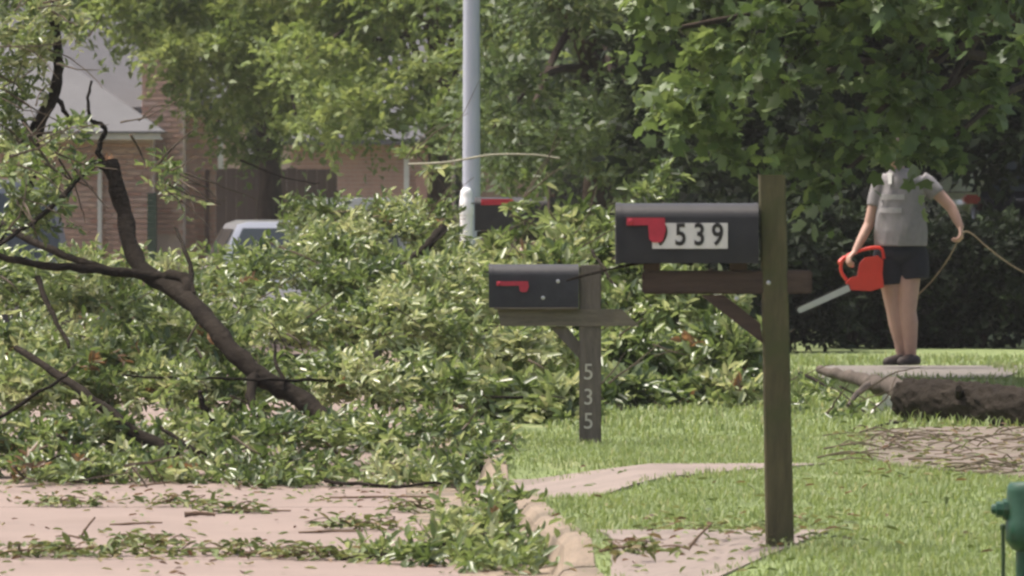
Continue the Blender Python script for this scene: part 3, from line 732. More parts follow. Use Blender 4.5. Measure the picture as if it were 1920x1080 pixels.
# evergreen mass behind the person
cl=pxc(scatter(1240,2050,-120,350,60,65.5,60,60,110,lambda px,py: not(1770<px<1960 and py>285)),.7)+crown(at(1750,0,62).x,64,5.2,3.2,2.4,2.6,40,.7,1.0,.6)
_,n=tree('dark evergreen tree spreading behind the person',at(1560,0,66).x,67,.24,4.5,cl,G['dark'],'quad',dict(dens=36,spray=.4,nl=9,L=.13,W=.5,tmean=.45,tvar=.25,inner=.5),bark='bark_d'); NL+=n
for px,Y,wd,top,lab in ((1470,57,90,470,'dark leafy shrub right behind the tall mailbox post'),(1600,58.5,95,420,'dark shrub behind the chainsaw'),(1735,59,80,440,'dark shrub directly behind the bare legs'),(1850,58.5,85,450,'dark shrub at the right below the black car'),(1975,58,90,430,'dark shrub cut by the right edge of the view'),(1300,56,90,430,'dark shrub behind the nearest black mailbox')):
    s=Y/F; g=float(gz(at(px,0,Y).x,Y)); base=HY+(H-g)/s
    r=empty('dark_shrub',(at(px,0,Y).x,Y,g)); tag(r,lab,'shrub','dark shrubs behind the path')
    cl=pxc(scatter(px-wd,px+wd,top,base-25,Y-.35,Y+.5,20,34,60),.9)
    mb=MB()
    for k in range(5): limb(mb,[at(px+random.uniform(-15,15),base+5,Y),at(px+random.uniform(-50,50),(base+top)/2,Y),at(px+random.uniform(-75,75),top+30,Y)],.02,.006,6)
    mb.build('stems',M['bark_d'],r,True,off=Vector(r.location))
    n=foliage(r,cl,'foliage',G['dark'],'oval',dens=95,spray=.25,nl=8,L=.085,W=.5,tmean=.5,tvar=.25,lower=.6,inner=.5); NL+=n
# lobed-leaf tree in front of the person's head, Y 44-49
km=lambda px,py: py < np.interp(px,[1180,1280,1400,1500,1560,1640,1700,1760,1800,1850,1900,1960],[180,250,310,320,300,240,240,255,235,195,120,60])
cl=pxc(scatter(1200,1960,-160,340,44.5,48.8,85,28,62,km),.6)
cl+=pxc([(1560,345,47,26),(1535,365,47,20),(1722,292,46.5,18),(1742,302,46,20),(1680,258,47,22),(1710,275,46.5,22),(1650,248,47.5,24),(1630,235,47.5,30),(1600,260,47.5,26),(1745,275,46,26),(1790,255,46,24),(1840,185,45.5,22),(1870,165,45.5,20)],.7)
cl+=crown(at(1640,0,47).x,47.6,4.3,2.0,1.9,1.7,34,.35,.6,.55)
_,n=tree('broad lobed-leaf tree hanging down over the head of the person',at(2080,0,49).x,49.5,.19,3.4,cl,G['maple'],'lobed',dict(dens=78,spray=.26,nl=6,L=.10,W=.85,tmean=.5,tvar=.2,up=.6,droop=.5,inner=.5),lean=(-.4,-.6)); NL+=n

# ------------------------------------------------------------------ fallen branches
rz_=lambda x,y: np.where(np.asarray(x)<KX(y), gz(x,y)-.12, lz(x,y))
HK=dict(spray=.20,nl=10,W=.38,tmean=.46,tvar=.34,up=.6,droop=.2,lower=.3,inner=.55,zmin=rz_,pocket=.22)
def fallen(label,base,limbs_,lobes,dens=185,L=.060,bark='bark_d',twig=.35,dead=.004,extra=None,group='fallen leafy branches',bare=26,**kw):
    """base=(px,py,Y); limbs_=list of (points (px,py,Y), r0, r1)"""
    global NL
    b=at(*base); g=float(rz_(b.x,b.y)); r=empty('fallen_branch',(b.x,b.y,g)); tag(r,label,'branch',group); off=Vector(r.location)
    for pts,r0,r1 in limbs_:
        mb=MB(); limb(mb,[at(*p) for p in pts],r0,r1,9,5,jit=.006); mb.build('limb',M[bark],r,True,off=off)
    if extra: extra(r,off)
    kk=dict(HK); kk.update(kw)
    if lobes and bare:
        mb=MB()
        for px,py,Yl,rp in random.choices(lobes,k=bare):
            a=random.choice((-1,1))*random.uniform(.3,1.2); ln=random.uniform(60,150)
            p0=(px+J(40),py-rp*.3+J(30),Yl-.3-rp/300); p1=(p0[0]+math.cos(a)*ln*.5,p0[1]-math.sin(a)*ln*.4+J(15),p0[2]+J(.15)); p2=(p1[0]+math.cos(a)*ln*.5+J(15),p1[1]-math.sin(a)*ln*.45+J(20),p1[2]+J(.15))
            limb(mb,[at(*p0),at(*p1),at(*p2)],random.uniform(.003,.009),.002,5,4,jit=.004)
        o=mb.build('bare_twigs',M['twig_m'],r,True,off=off); o['kind']='stuff'
    if lobes: NL+=foliage(r,pxc(lobes,.85,dy=1.5),'leaves',G['heap'],'oval',twig=twig,twr=.003,dens=dens,L=L,dead=dead,**kk)
    return r
J=lambda a:random.uniform(-a,a)
def row(px0,px1,step,py,Y,rp,jy=18,jY=.5):
    out=[]; px=px0
    while px<=px1:
        out.append((px+J(step*.3),py+J(jy),Y+J(jY),rp*random.uniform(.75,1.15))); px+=step
    return out
def breaks(r,off):
    mb=MB()
    for k in range(7):
        a=at(197+k*2.6,302,36.5)+Vector((0,J(.02),0)); mb.tube([a,a+Vector((J(.006),J(.01),random.uniform(.02,.05)))],[.009,.002],5)
    mb.build('splintered_end',M['break'],r,off=off)
    mb=MB(); c=at(402,628,35.4); mb.ellipsoid(c+Vector((0,-.02,0)),(.035,.03,.05),10,8); mb.build('torn_bark',M['break'],r,True,off=off)
fallen('thick dark snapped limb slanting up across the brick house at left',(600,790,34.9),
 [([(625,800,34.8),(560,745,35.0),(480,700,35.1),(415,632,35.3),(350,560,35.7),(262,498,36.1),(232,400,36.4),(206,300,36.5)],.050,.043),
  ([(208,320,36.5),(180,308,36.4),(150,332,36.2),(100,385,36),(50,425,35.8),(-20,470,35.5)],.020,.010),
  ([(200,318,36.5),(185,285,36.5),(196,240,36.5),(172,226,36.5),(165,190,36.5),(172,150,36.5)],.018,.006),
  ([(350,560,35.7),(345,520,35.8),(290,518,35.9),(180,505,35.9),(60,495,35.9),(-30,470,36)],.034,.016),
  ([(362,552,35.7),(352,480,35.9),(325,425,36.1)],.016,.007),
  ([(480,700,35.1),(470,740,34.9),(480,775,34.8)],.03,.02),
  ([(545,735,35),(520,690,35.1),(515,640,35.2)],.014,.005)],
 [(130,330,36.2,40),(70,380,36,48),(20,330,36.2,45),(40,430,36,55),(310,330,36.6,26),(318,370,36.6,24),(150,250,36.4,28),(90,290,36.5,40),(240,260,36.6,16)],dens=120,extra=breaks)
fallen('pale-leaved limb hanging down the upper left corner',(-60,840,38.0),
 [([(-70,800,38),(-40,500,38.3),(40,380,38.4),(70,240,38.4),(104,170,38.4),(108,90,38.4),(100,20,38.4),(120,-60,38.4)],.05,.018),
  ([(104,180,38.4),(120,205,38.4),(138,232,38.4)],.016,.01),([(60,250,38.4),(20,200,38.5),(-30,180,38.5)],.014,.006)],
 [(20,20,38.4,60),(75,40,38.2,50),(110,20,38.5,40),(40,100,38.3,48),(85,115,38.2,36),(10,150,38.5,40),(40,190,38.3,34),(15,225,38.4,32),(60,270,38.5,36),(10,290,38.4,44),(130,60,38.6,24),(-20,80,38.5,50)],dens=140,tmean=.66)
fallen('heap of leafy branches at the lower left beside the road',(150,880,33.9),
 [([(330,850,34.0),(270,820,34.1),(200,770,34.3),(120,710,34.6),(30,650,35)],.036,.016),
  ([(420,880,33.8),(360,840,33.9),(300,800,34.1)],.016,.008),
  ([(0,420,37),(100,470,36.6),(200,505,36.3),(300,520,36)],.022,.016),
  ([(70,520,35.4),(100,590,35.2),(130,650,35.0)],.016,.009),
  ([(-10,790,33.4),(60,745,33.4),(125,705,33.5)],.011,.007),
  ([(405,800,34),(385,770,34),(375,735,34)],.02,.012)],
 row(-20,430,62,842,34.2,62)+row(-20,440,70,748,35.6,74)+row(-20,440,70,650,37,76)+row(-10,440,95,700,36.4,60)+[(440,560,39.5,44),(450,600,38.5,40),(430,510,41.5,34),(330,610,37.0,34),(300,640,36.6,36),(440,670,36.4,34),(240,590,36.4,36),(350,720,34.7,24)]+row(-10,420,90,575,39,76)+row(-10,400,90,520,41.5,56)+row(-20,430,48,884,33.6,30,8,.2)+row(-20,440,38,901,33.4,20,5,.12),dead=.012)
fallen('reddish brown wilted spray at the foot of the left heap',(90,890,33.2),[([(20,890,33.1),(80,868,33.2),(130,850,33.3)],.007,.003)],[(60,880,33.2,20),(100,840,33.25,22),(130,865,33.2,18),(30,888,33.1,16),(85,862,33.1,18)],dens=160,dead=.6,bare=0)
fallen('big green leaf heap in the middle of the street',(660,890,34.0),
 [([(780,700,36),(700,715,35.6),(600,712,35.2),(480,712,34.9),(350,708,34.8),(230,705,34.8)],.010,.005),
  ([(980,745,35.8),(880,742,35.6),(760,738,35.4)],.008,.005),
  ([(610,900,33),(720,912,32.6),(830,905,32.6)],.010,.006),
  ([(450,300,41),(520,330,41),(600,345,41)],.006,.003)],
 row(470,860,60,838,34.3,66)+row(460,900,78,740,35.8,76)+row(520,900,85,640,37.6,80)+row(520,900,88,555,40,80)+row(520,880,84,512,43,62)+row(600,860,66,455,45.5,46)+row(560,850,50,418,47,34,12)+row(470,930,52,886,33.4,32,10,.2)+row(460,880,38,908,33.0,20,5,.12)+[(905,850,34.5,40),(925,830,35.5,36),(870,900,32.6,26),(915,890,33,24)]+[(560,398,47,24),(600,400,47,26),(650,400,47,22),(720,395,47,22),(790,400,47.3,20),(830,420,47.3,24)])
def barewire(r,off):
    mb=MB(); limb(mb,[at(765,308,50),at(830,305,50),at(880,297,50),at(925,290,50),at(1000,290,50),at(1050,297,50)],.009,.006,6); mb.build('bare_twig',M['twig_p'],r,True,off=off)
fallen('leafy branches piled round the farthest mailbox and grey pole',(980,720,46.5),
 [([(830,428,42.6),(806,456,42.4),(780,480,42.3),(758,500,42.3)],.03,.022),([(838,432,42.5),(812,456,42.3)],.006,.004),([(1040,700,44),(980,650,44.5),(900,620,45)],.03,.012),([(880,640,43),(1000,560,44.5),(1040,450,47)],.02,.008)],
 row(910,1060,70,770,39,62)+row(900,1080,75,690,41.5,66)+row(900,1090,75,610,43.5,70)+row(900,1090,72,545,45.5,58)+row(930,1080,60,492,47.5,40,8)+[(1005,345,50,16),(985,430,49.8,18),(940,462,49.8,18),(1055,420,49.5,26),(690,298,52,9),(770,292,52,10),(800,316,52,12),(825,290,52,7),(1085,440,49,26),(972,388,50,9)],extra=barewire,L=.09)
fallen('leafy branches lying behind the two nearer mailboxes',(1280,770,42.5),
 [([(1420,690,43),(1330,700,43),(1230,690,43.5),(1150,700,44)],.022,.010),([(1300,640,44),(1305,690,43.5),(1312,720,43)],.016,.01),([(1110,470,46),(1150,530,45.5),(1190,590,45)],.012,.006)],
 row(1120,1410,66,752,41.5,52,14)+row(1120,1420,72,680,43.2,62)+row(1120,1400,75,600,45,66)+row(1120,1320,74,520,47,60)+row(1130,1260,66,455,49,38)+[(1215,375,50,26),(1235,330,50.5,22),(1090,420,50,24),(1260,430,50,24),(1180,410,50,24)],L=.088)
fallen('low tangle of leaves right of the tall mailbox post',(1540,790,40.5),
 [([(1600,850,36.5),(1615,815,37),(1660,795,37.6),(1700,790,38)],.008,.005),([(1500,700,42),(1580,740,41),(1640,790,39.5)],.012,.005)],
 [(1510,720,42,30),(1550,750,41,34),(1600,775,40,30),(1640,790,39,22),(1500,770,40.5,28),(1560,800,39,26),(1460,740,41.5,36)],dens=70,twig=.8,bare=8)
fallen('bright leafy spray spilling over the kerb onto the road',(880,1020,26.8),
 [([(1000,1010,26.9),(930,1000,27.0),(840,1020,26.6),(740,1035,26.3),(640,1050,26.2)],.010,.004),([(960,930,29.6),(930,960,29),(890,985,28)],.008,.004)],
 [(920,950,29.3,34),(890,975,28.4,32),(930,995,27.6,36),(860,1010,27,34),(900,1035,26.6,36),(820,1030,26.6,30),(960,1045,26.3,34),(770,1045,26.5,24),(710,1050,26.4,20),(660,1055,26.4,16),(840,985,27.6,22),(990,1060,26,26),(900,1070,25.7,26),(940,925,30.2,24),(880,1050,26.2,36),(930,1065,25.8,34),(800,1060,26,28),(970,1075,25.4,30),(740,1060,26.1,22),(950,970,28.4,28),(985,1035,26.3,22)],dens=210,L=.058,spray=.17,pocket=None,tmean=.58,tvar=.26,bare=0)

# ------------------------------------------------------------------ sprigs, sticks and litter on the road
names=['at the far left of the road','along the slab joint at the left','beside the long slab joint','in the middle of the road','just below the leaf heap','lying across the slab joint','near the kerb','at the bottom edge of the road','below the big leaf heap','on the pink concrete','close to the heap at left','in front of the sprays']
sp=[(130,950,.32),(165,1043,.42),(270,1026,.3),(390,1042,.36),(530,1045,.30),(430,962,.26),(680,993,.34),(60,1045,.3),(330,950,.2),(1190,1040,.24),(770,960,.2),(590,1050,.28)]
lab=['small leafy sprig near the left edge of the road','long leafy sprig along the road joint at the left','bushy sprig standing up on the road left of centre','leafy sprig on the joint below the brown chip','flat sprig on the joint left of the bright spray','thin sprig with brown stem just below the heap','dark twiggy sprig in the middle of the bare road','flattened sprig on the joint at the lower left corner','tiny sprig close below the left heap','dark sprig on the walk left of the tall post','small sprig at the right end of the bare road','trailing sprig running into the bright spray']
def roadpt(px,py,z=-.12): Yq=F*(H-z)/(py-HY); return Vector(((px-960)*Yq/F,Yq,z))
for (px,py,ln),lb in zip(sp,lab):
    p=roadpt(px,py); 
    if px>1100: p=roadpt(px,py,0.02)
    r=empty('leafy_sprig',p); tag(r,lb,'sprig','sprigs scattered on the concrete'); ang=J(.5)
    d=Vector((math.cos(ang),math.sin(ang)*.6,0)); mb=MB()
    pts=[d*(-ln/2)+Vector((0,0,.012)),Vector((0,J(.03),.03)),d*(ln/2)+Vector((0,J(.05),.012))]
    limb(mb,pts,.005,.002,6)
    for k in range(4): 
        b=d*J(ln*.4)+Vector((0,0,.02)); limb(mb,[b,b+Vector((J(.07),J(.1),.03)),b+Vector((J(.12),J(.15),.015))],.003,.0015,5)
    mb.build('stem',M['deadtwig'],r,True)
    n=int(90*ln/.3); t=rng.random(n)-.5
    P=np.array(p)+np.outer(t*ln,np.array(d))+rng.normal(size=(n,3))*np.array([.035,.06,0])+np.array([0,0,.01])+np.outer(rng.random(n)**2*.05,[0,0,1])
    leaf_mesh('leaves',P,rng.normal(size=(n,3))*np.array([1,1,.25]),np.array([0,0,1])+.4*rng.normal(size=(n,3)),.05*(.6+.7*rng.random(n)),.02*(.7+.6*rng.random(n)),np.clip(.45+.2*rng.normal(size=n),0,.8),'oval',G['litter'],r,np.array(p))
sticks=[(160,905,.5,4,'long brown stick along the foot of the left heap'),(375,970,.13,0,'short thick dark wood chip alone on the road'),(255,985,.22,3,'thin stick left of the dark wood chip'),(620,1000,.26,-2,'curved dark stick lying mid road'),(150,1010,.1,60,'small forked stick standing on the road at left'),(480,962,.3,2,'thin brown stick right of the wood chip'),(720,935,.5,1,'long stick at the foot of the middle heap'),(280,912,.2,-8,'short brown stick under the left heap'),(1290,1030,.12,50,'little dark stick on the walk beside the tall post')]
for px,py,ln,a,lb in sticks:
    p=roadpt(px,py,.02 if px>1100 else -.12); r_=.012 if ln<.15 and a==0 else .006
    d=Vector((math.cos(R(a)),.35*J(1),abs(math.sin(R(a))))).normalized(); mb=MB()
    limb(mb,[-d*ln/2+Vector((0,0,r_)),Vector((0,J(.01),r_*1.4)),d*ln/2+Vector((0,J(.03),r_))] if a<30 else [Vector((0,0,0)),d*ln*.5,d*ln+Vector((.01,0,0))],r_,r_*.6,7)
    if a>=30: limb(mb,[Vector((0,0,.003)),Vector((-.05,.02,.012)),Vector((-.1,.03,.008))],r_*.8,r_*.4,6)
    o=mb.build('broken_stick',M['deadtwig'],None,True); o.location=p; tag(o,lb,'stick','sticks on the concrete')
# sticks strewn on the pavement by the log
sk=[]
for i in range(130):
    px=random.uniform(1590,1960); py=random.uniform(805,890); p=roadpt(px,py,.03)
    if py>865 and px<1800: continue
    sk.append((p,random.uniform(.06,.34)))
mb=MB()
for i,(p,ln) in enumerate(sk):
    d=Vector((1,J(.8),0)).normalized(); r_=random.uniform(.002,.0055)
    limb(mb,[p-d*ln/2+Vector((0,0,r_)),p+Vector((0,J(.05),r_+random.uniform(0,.03))),p+d*ln/2+Vector((0,J(.06),r_))],r_,r_*.5,6)
tag(mb.build('stick_litter',M['twig'],None,True),'brown sticks strewn thickly over the pavement below the log','sticks',kind='stuff')
# loose leaves
n=2600; px=rng.random(n)*1000-20; py=900+180*rng.random(n)**1.0
dn=rng.random(n); keep=(dn < np.where(py<945,.5,.10)+.55*np.exp(-((py-1046)/9)**2)+.5*np.exp(-((px-950)/90)**2)*(py>930)); px=px[keep];py=py[keep]
Yq=F*(H+.12)/(py-HY); P=np.stack([(px-960)*Yq/F,Yq,-.117+.012*rng.random(len(px))],1)
ok=P[:,0]<KX(P[:,1])-.02; P=P[ok]
n2=170; px=1050+900*rng.random(n2); py=865+200*rng.random(n2); Yq=F*(H-.04)/(py-HY); P2=np.stack([(px-960)*Yq/F,Yq,lz((px-960)*Yq/F,Yq)+.03+.05*rng.random(n2)],1)
n3=260; px=1180+420*rng.random(n3); py=988+14*rng.normal(size=n3); Yq=F*(H-.04)/(py-HY); P3=np.stack([(px-960)*Yq/F,Yq,lz((px-960)*Yq/F,Yq)+.03+.02*rng.random(n3)],1)
n4=350; px=1560+400*rng.random(n4); py=800+95*rng.random(n4); Yq=F*(H-.03)/(py-HY); P4=np.stack([(px-960)*Yq/F,Yq,lz((px-960)*Yq/F,Yq)+.028+.03*rng.random(n4)],1)
P=np.concatenate([P,P2,P3,P4]); n=len(P)
o=leaf_mesh('leaf_litter',P,rng.normal(size=(n,3))*np.array([1,1,.12]),np.array([0,0,1])+.25*rng.normal(size=(n,3)),.045*(.5+.8*rng.random(n)),.018*(.6+.7*rng.random(n)),rng.random(n),'oval',G['litter'],None)
tag(o,'loose fallen leaves scattered over road, walk and lawn','leaves',kind='stuff')

# ------------------------------------------------------------------ grass
def grass(n,xf,yf,hmin,hmax,wd,label,excl,name='grass'):
    y=yf(n); x=xf(n,y); k=~excl(x,y); x=x[k];y=y[k];n=len(x)
    h=hmin+(hmax-hmin)*rng.random(n)**1.6; a=rng.random(n)*2*math.pi; ln=h*(.25+.7*rng.random(n))
    patch=.5+.5*np.sin(x*5.1+1.3*np.sin(y*1.7))*np.sin(y*2.9+x*2); h*=.7+.6*patch
    b=np.stack([x,y,lz(x,y)-.01],1); d=np.stack([np.cos(a),np.sin(a),np.zeros(n)],1); s=np.stack([-np.sin(a),np.cos(a),np.zeros(n)],1)
    w_=wd*(.6+.8*rng.random(n))[:,None]
    mid=b+d*(ln*.35)[:,None]+np.outer(h*.62,[0,0,1]); tip=b+d*ln[:,None]+np.outer(h*(.7+.3*rng.random(n)),[0,0,1])
    V=np.stack([b-s*w_,b+s*w_,mid+s*w_*.7,mid-s*w_*.7,tip],1).reshape(-1,3)
    me=bpy.data.meshes.new(name); me.vertices.add(n*5); me.vertices.foreach_set('co',V.reshape(-1).astype(np.float32))
    li=(np.array([0,1,2,3,3,2,4])[None,:]+(np.arange(n)*5)[:,None]).reshape(-1).astype(np.int32)
    me.loops.add(len(li)); me.loops.foreach_set('vertex_index',li)
    stt=(np.array([0,4])[None,:]+(np.arange(n)*7)[:,None]).reshape(-1).astype(np.int32)
    me.polygons.add(n*2); me.polygons.foreach_set('loop_start',stt); me.update(calc_edges=True); me.validate()
    t=np.clip(.25+.4*patch+.22*rng.normal(size=n),0,1); at_=me.attributes.new('tint','FLOAT','POINT'); at_.data.foreach_set('value',np.repeat(t,5).astype(np.float32))
    tag(link(name,me,G['grass']),label,'grass',kind='stuff')
def paved(x,y):
    wob=.035*np.sin(x*17+y*5)+.03*np.sin(y*23-x*9)+.02*rng.normal(size=np.shape(x)); x=x+wob; y=y+.12*np.sin(x*9)+.06*rng.normal(size=np.shape(x))
    p=(y<26.1)&(x>KX(y)+.18+.03*np.sin(y*3))&(x<np.maximum(KX(y)+.2,.56+(y-23.2)*.225)+.06*np.sin(y*3.3)-.02)
    p|=(y>29.4)&(y<32.6)&(x<np.interp(y,[29.35,29.8,30.4,31.1,31.8,32.65],[.10,.2,.38,.68,1.0,1.45])-.03)
    p|=(y>31.0)&(y<37.8)&(x>np.interp(y,[30.9,31.6,32.4,33.5,35,37,37.9],[2.35,2.1,1.78,1.7,1.75,1.85,2.2])+.05)
    p|=(y>48.4)&(y<51.8)&(x>2.1)&(x<3.5)
    p|=x<KX(y)+.075
    return p
grass(125000,lambda n,y:KX(y)+.07+rng.random(n)*(.148*y/2+1.6-KX(y)),lambda n:21.5+15.5*rng.random(n)**.9,.016,.05,.0030,'unmown lawn grass between the walks and the kerb',paved)
grass(38000,lambda n,y:KX(y)+.4+rng.random(n)*(.148*y/2+1.6-KX(y)),lambda n:37+18*rng.random(n),.03,.08,.005,'grass round the log and behind the path',paved)

# ------------------------------------------------------------------ log and broken trunk
lg=empty('fallen_log',(at(1800,0,38.6).x,38.6,0)); off=Vector(lg.location)
tag(lg,'thick dark barked log lying across the lawn at the right','log')
pts=[at(1702,748,39.4),at(1760,752,39.1),at(1850,760,38.7),at(1930,770,38.3),at(2060,784,37.9),at(2200,796,37.5)]
p=curve(pts,14); n_=40; v=[];f=[]; m=len(p)
for i,c in enumerate(p):
    t=(p[min(i+1,m-1)]-p[max(i-1,0)]).normalized(); a_=Vector((0,0,1)); a_=(a_-t*a_.dot(t)).normalized(); b_=t.cross(a_)
    rr=.108+.012*i/m
    for j in range(n_):
        th=2*math.pi*j/n_; rad=rr*(1.04+.05*math.sin(th*9+i*.5)+.045*math.sin(th*14-i*1.3)+.055*random.uniform(-1,1)+.04*math.sin(i*.9))
        if i==0: rad*=.93
        v.append(c+(a_*math.cos(th)+b_*math.sin(th))*rad-off)
for i in range(m-1):
    for j in range(n_): f.append([i*n_+j,i*n_+(j+1)%n_,(i+1)*n_+(j+1)%n_,(i+1)*n_+j])
f+=[[(m-1)*n_+j for j in range(n_)]]
MB().add(v,f).build('bark',M['bark_d'],lg,True)
e0=[vv for vv in v[:n_]]; c=p[0]-off; 
MB().add(e0+[c+Vector((-.01,0,0))],[[j,(j+1)%n_,n_] for j in range(n_)]).build('cut_end',M['bark'],lg)
MB().tube([at(1800,745,38.8)-off,at(1797,728,38.7)-off+Vector((0,-.05,0))],[.03,.02],8).build('knot_stub',M['bark_d'],lg,True)
br=MB(); limb(br,[at(1704,744,39.6),at(1650,722,40.6),at(1590,706,41.6),at(1535,694,42.8)],.062,.022,14,6,jit=.016)
limb(br,[at(1640,714,40.8),at(1610,735,40.3),at(1590,760,39.8)],.025,.01,7)
o=br.build('broken_limb',M['bark_g'],None,True); tag(o,'grey broken limb stretching left from the dark log','branch')
for px,py,ln,lb in ((1632,768,.07,'upright white wood chip left of the log'),(1665,760,.09,'pale wood chip leaning on the log'),(1684,770,.06,'small pale wood chip beside the log end')):
    p=roadpt(px,py+6,.0); p.y-=.0
    o=MB().prism([(-.02,0),(.024,.004),(.018,ln*.8),(.002,ln),(-.016,ln*.7)],-.008,.012,1).build('wood_chip',M['plate']); o.location=Vector((p.x,p.y-.45,.0)); o.scale=(1.3,1,1.3); o.rotation_euler=(0,R(J(40)),J(.6)); tag(o,lb,'wood chip','wood chips by the log')

# ------------------------------------------------------------------ hydrant and stake
Yh=22.4; xh=at(1934,0,Yh).x; hy=empty('fire_hydrant',(xh,Yh,0)); tag(hy,'dark green hydrant with side cap cut off by the right edge','hydrant')
zt=H-(905-HY)*Yh/F; zb_=H-(1015-HY)*Yh/F
MB().lathe([(.05,-.05),(.05,zb_-.03),(.062,zb_-.025),(.08,zb_),(.083,zb_+.01),(.083,zb_+.06),(.079,zb_+.07),(.079,zt-.03),(.076,zt-.01),(.068,zt)],28).build('barrel',M['hydrant'],hy,True)
zc=H-(955-HY)*Yh/F
MB().lathe([(.034,.06),(.034,.09),(.026,.092),(.026,.112),(.018,.114),(.014,.128)],8,Matrix.Translation((0,0,zc))@Matrix.Rotation(R(-90),4,'Y')).build('side_cap',M['hydrant'],hy,True)
MB().lathe([(.09,-.02),(.09,.012),(.052,.014)],20).build('base_flange',M['hydrant'],hy,True)
MB().lathe([(.02,zt-.002),(.02,zt+.004),(.012,zt+.006)],5).build('top_nut',M['hydrant'],hy)
xs_=at(1878,0,Yh).x; sk_=empty('marker_stake',(xs_,Yh-.05,0)); tag(sk_,'thin green stake standing in the grass left of the hydrant','stake')
zs=H-(985-HY)*Yh/F
MB().tube([(0,0,-.1),(.002,0,zs*.5),(.0,0,zs)],.0065,8).build('rod',M['stake'],sk_,True); MB().lathe([(.009,zs-.012),(.009,zs+.004),(.004,zs+.008)],10).build('tip',M['stake'],sk_,True)

# ------------------------------------------------------------------ person
Yq_=51.2; SP=Yq_/F
pr=empty('person',(at(1692,690,Yq_).x,Yq_,.024)); tag(pr,'person in grey t-shirt and navy shorts standing on the path with a chainsaw','person')
def W(px,py,dy=0): return Vector(((px-1692)*SP,dy,(691-py)*SP))
def remeshed(mb,name,mt,vox,parent,sm_=3):
    me=bpy.data.meshes.new(name); me.from_pydata([tuple(v) for v in mb.v],[],mb.f); me.update()
    bm=bmesh.new(); bm.from_mesh(me); bmesh.ops.recalc_face_normals(bm,faces=bm.faces[:]); bm.to_mesh(me); bm.free()
    o=bpy.data.objects.new(name,me); C.objects.link(o)
    md=o.modifiers.new('r','REMESH'); md.mode='VOXEL'; md.voxel_size=vox
    s_=o.modifiers.new('s','SMOOTH'); s_.iterations=sm_; s_.factor=.5
    dg=bpy.context.evaluated_depsgraph_get(); m2=bpy.data.meshes.new_from_object(o.evaluated_get(dg)); bpy.data.objects.remove(o); bpy.data.meshes.remove(me)
    m2.materials.clear(); return link(name,m2,M[mt],parent,True)
b=MB()
# legs (image left leg a little behind), torso, neck, head
b.capsule([W(1668,505,.02),W(1672,545,.0),W(1678,592,-.01),W(1683,615,.0),W(1689,650,.03),W(1692,676,.05)],[.084,.08,.062,.065,.047,.038])
b.capsule([W(1706,505,0),W(1702,545,-.03),W(1701,590,-.05),W(1704,612,-.04),W(1707,650,-.02),W(1708,676,0)],[.09,.083,.064,.066,.048,.038])
b.capsule([W(1692,676,.05),W(1680,684,-.01),W(1670,686,-.05)],[.030,.022,.016]); b.capsule([W(1708,676,0),W(1704,683,-.05),W(1698,686,-.08)],[.030,.022,.016])
b.ellipsoid(W(1688,480),(.15,.11,.12)); b.ellipsoid(W(1686,420),(.15,.10,.18)); b.ellipsoid(W(1692,370),(.15,.09,.11))
b.capsule([W(1660,358),W(1690,352),W(1728,358)],[.045,.05,.045]); b.capsule([W(1688,340),W(1682,318,-.02)],[.052,.048])
hc=W(1678,293,-.035); b.ellipsoid(hc,(.075,.092,.108)); b.ellipsoid(hc+Vector((-.004,-.03,-.06)),(.052,.055,.052))
b.ellipsoid(hc+Vector((-.006,-.098,-.018)),(.013,.02,.022)); 
for s in (-1,1): b.ellipsoid(hc+Vector((s*.077,.005,-.01)),(.012,.02,.03))
sh1,el1,wr1=W(1648,352),W(1629,428,-.02),W(1602,478,-.10)
b.capsule([sh1,(sh1+el1)/2,el1],[.05,.043,.038]); b.capsule([el1,(el1+wr1)/2+Vector((0,0,.0)),wr1],[.038,.034,.025])
sh2,el2,wr2=W(1742,352),W(1783,396,-.02),W(1800,432,-.06)
b.capsule([sh2,(sh2+el2)/2,el2],[.052,.046,.04]); b.capsule([el2,(el2+wr2)/2,wr2],[.04,.036,.026])
def hand(wr,d,side,palm_n,curl,hl=.17):
    """palm plus four unequal fingers bending about the palm and a thumb from its side"""
    d=d.normalized(); s=(side-d*side.dot(d)).normalized(); n=palm_n; n=(n-d*n.dot(d)-s*n.dot(s)).normalized()
    for k in (-1.2,-.4,.4,1.2): b.capsule([wr+s*k*.008,wr+d*.075+s*k*.017],[.015,.0125],8)
    for k,l in ((-1.5,.075),(-.5,.085),(.5,.08),(1.5,.062)):
        p0=wr+d*.078+s*k*.0165; a=p0+(d*math.cos(curl)+n*math.sin(curl))*l*.45; e=a+(d*math.cos(curl*2.1)+n*math.sin(curl*2.1))*l*.35; g=e+(d*math.cos(curl*2.9)+n*math.sin(curl*2.9))*l*.25
        b.capsule([p0,a,e,g],[.0095,.009,.0082,.007],8)
    t0=wr+d*.02-s*.02; b.capsule([t0,t0+(d*.6-s*.8+n*.3).normalized()*.035,t0+(d*.8-s*.4+n*.7).normalized()*.065],[.0115,.0105,.008],8)
hd1=(W(1587,492,-.15)-wr1).normalized(); hand(wr1,hd1,Vector((.3,-1,.1)),Vector((.5,-.1,-.8)),.75)
hand(wr2,Vector((.05,-.35,-1)),Vector((-.3,-.9,.3)),Vector((-.9,.2,-.1)),.8)
body=remeshed(b,'body','skin',.0065,pr,2)
for s in (-1,1): MB().ellipsoid(hc+Vector((s*.03-.005,-.083,.012)),(.011,.008,.007),10,6).build('eye',M['eye'],body,True)
MB().ellipsoid(hc+Vector((-.006,-.084,-.058)),(.022,.008,.006),10,6).build('mouth',M['lip'],body,True)
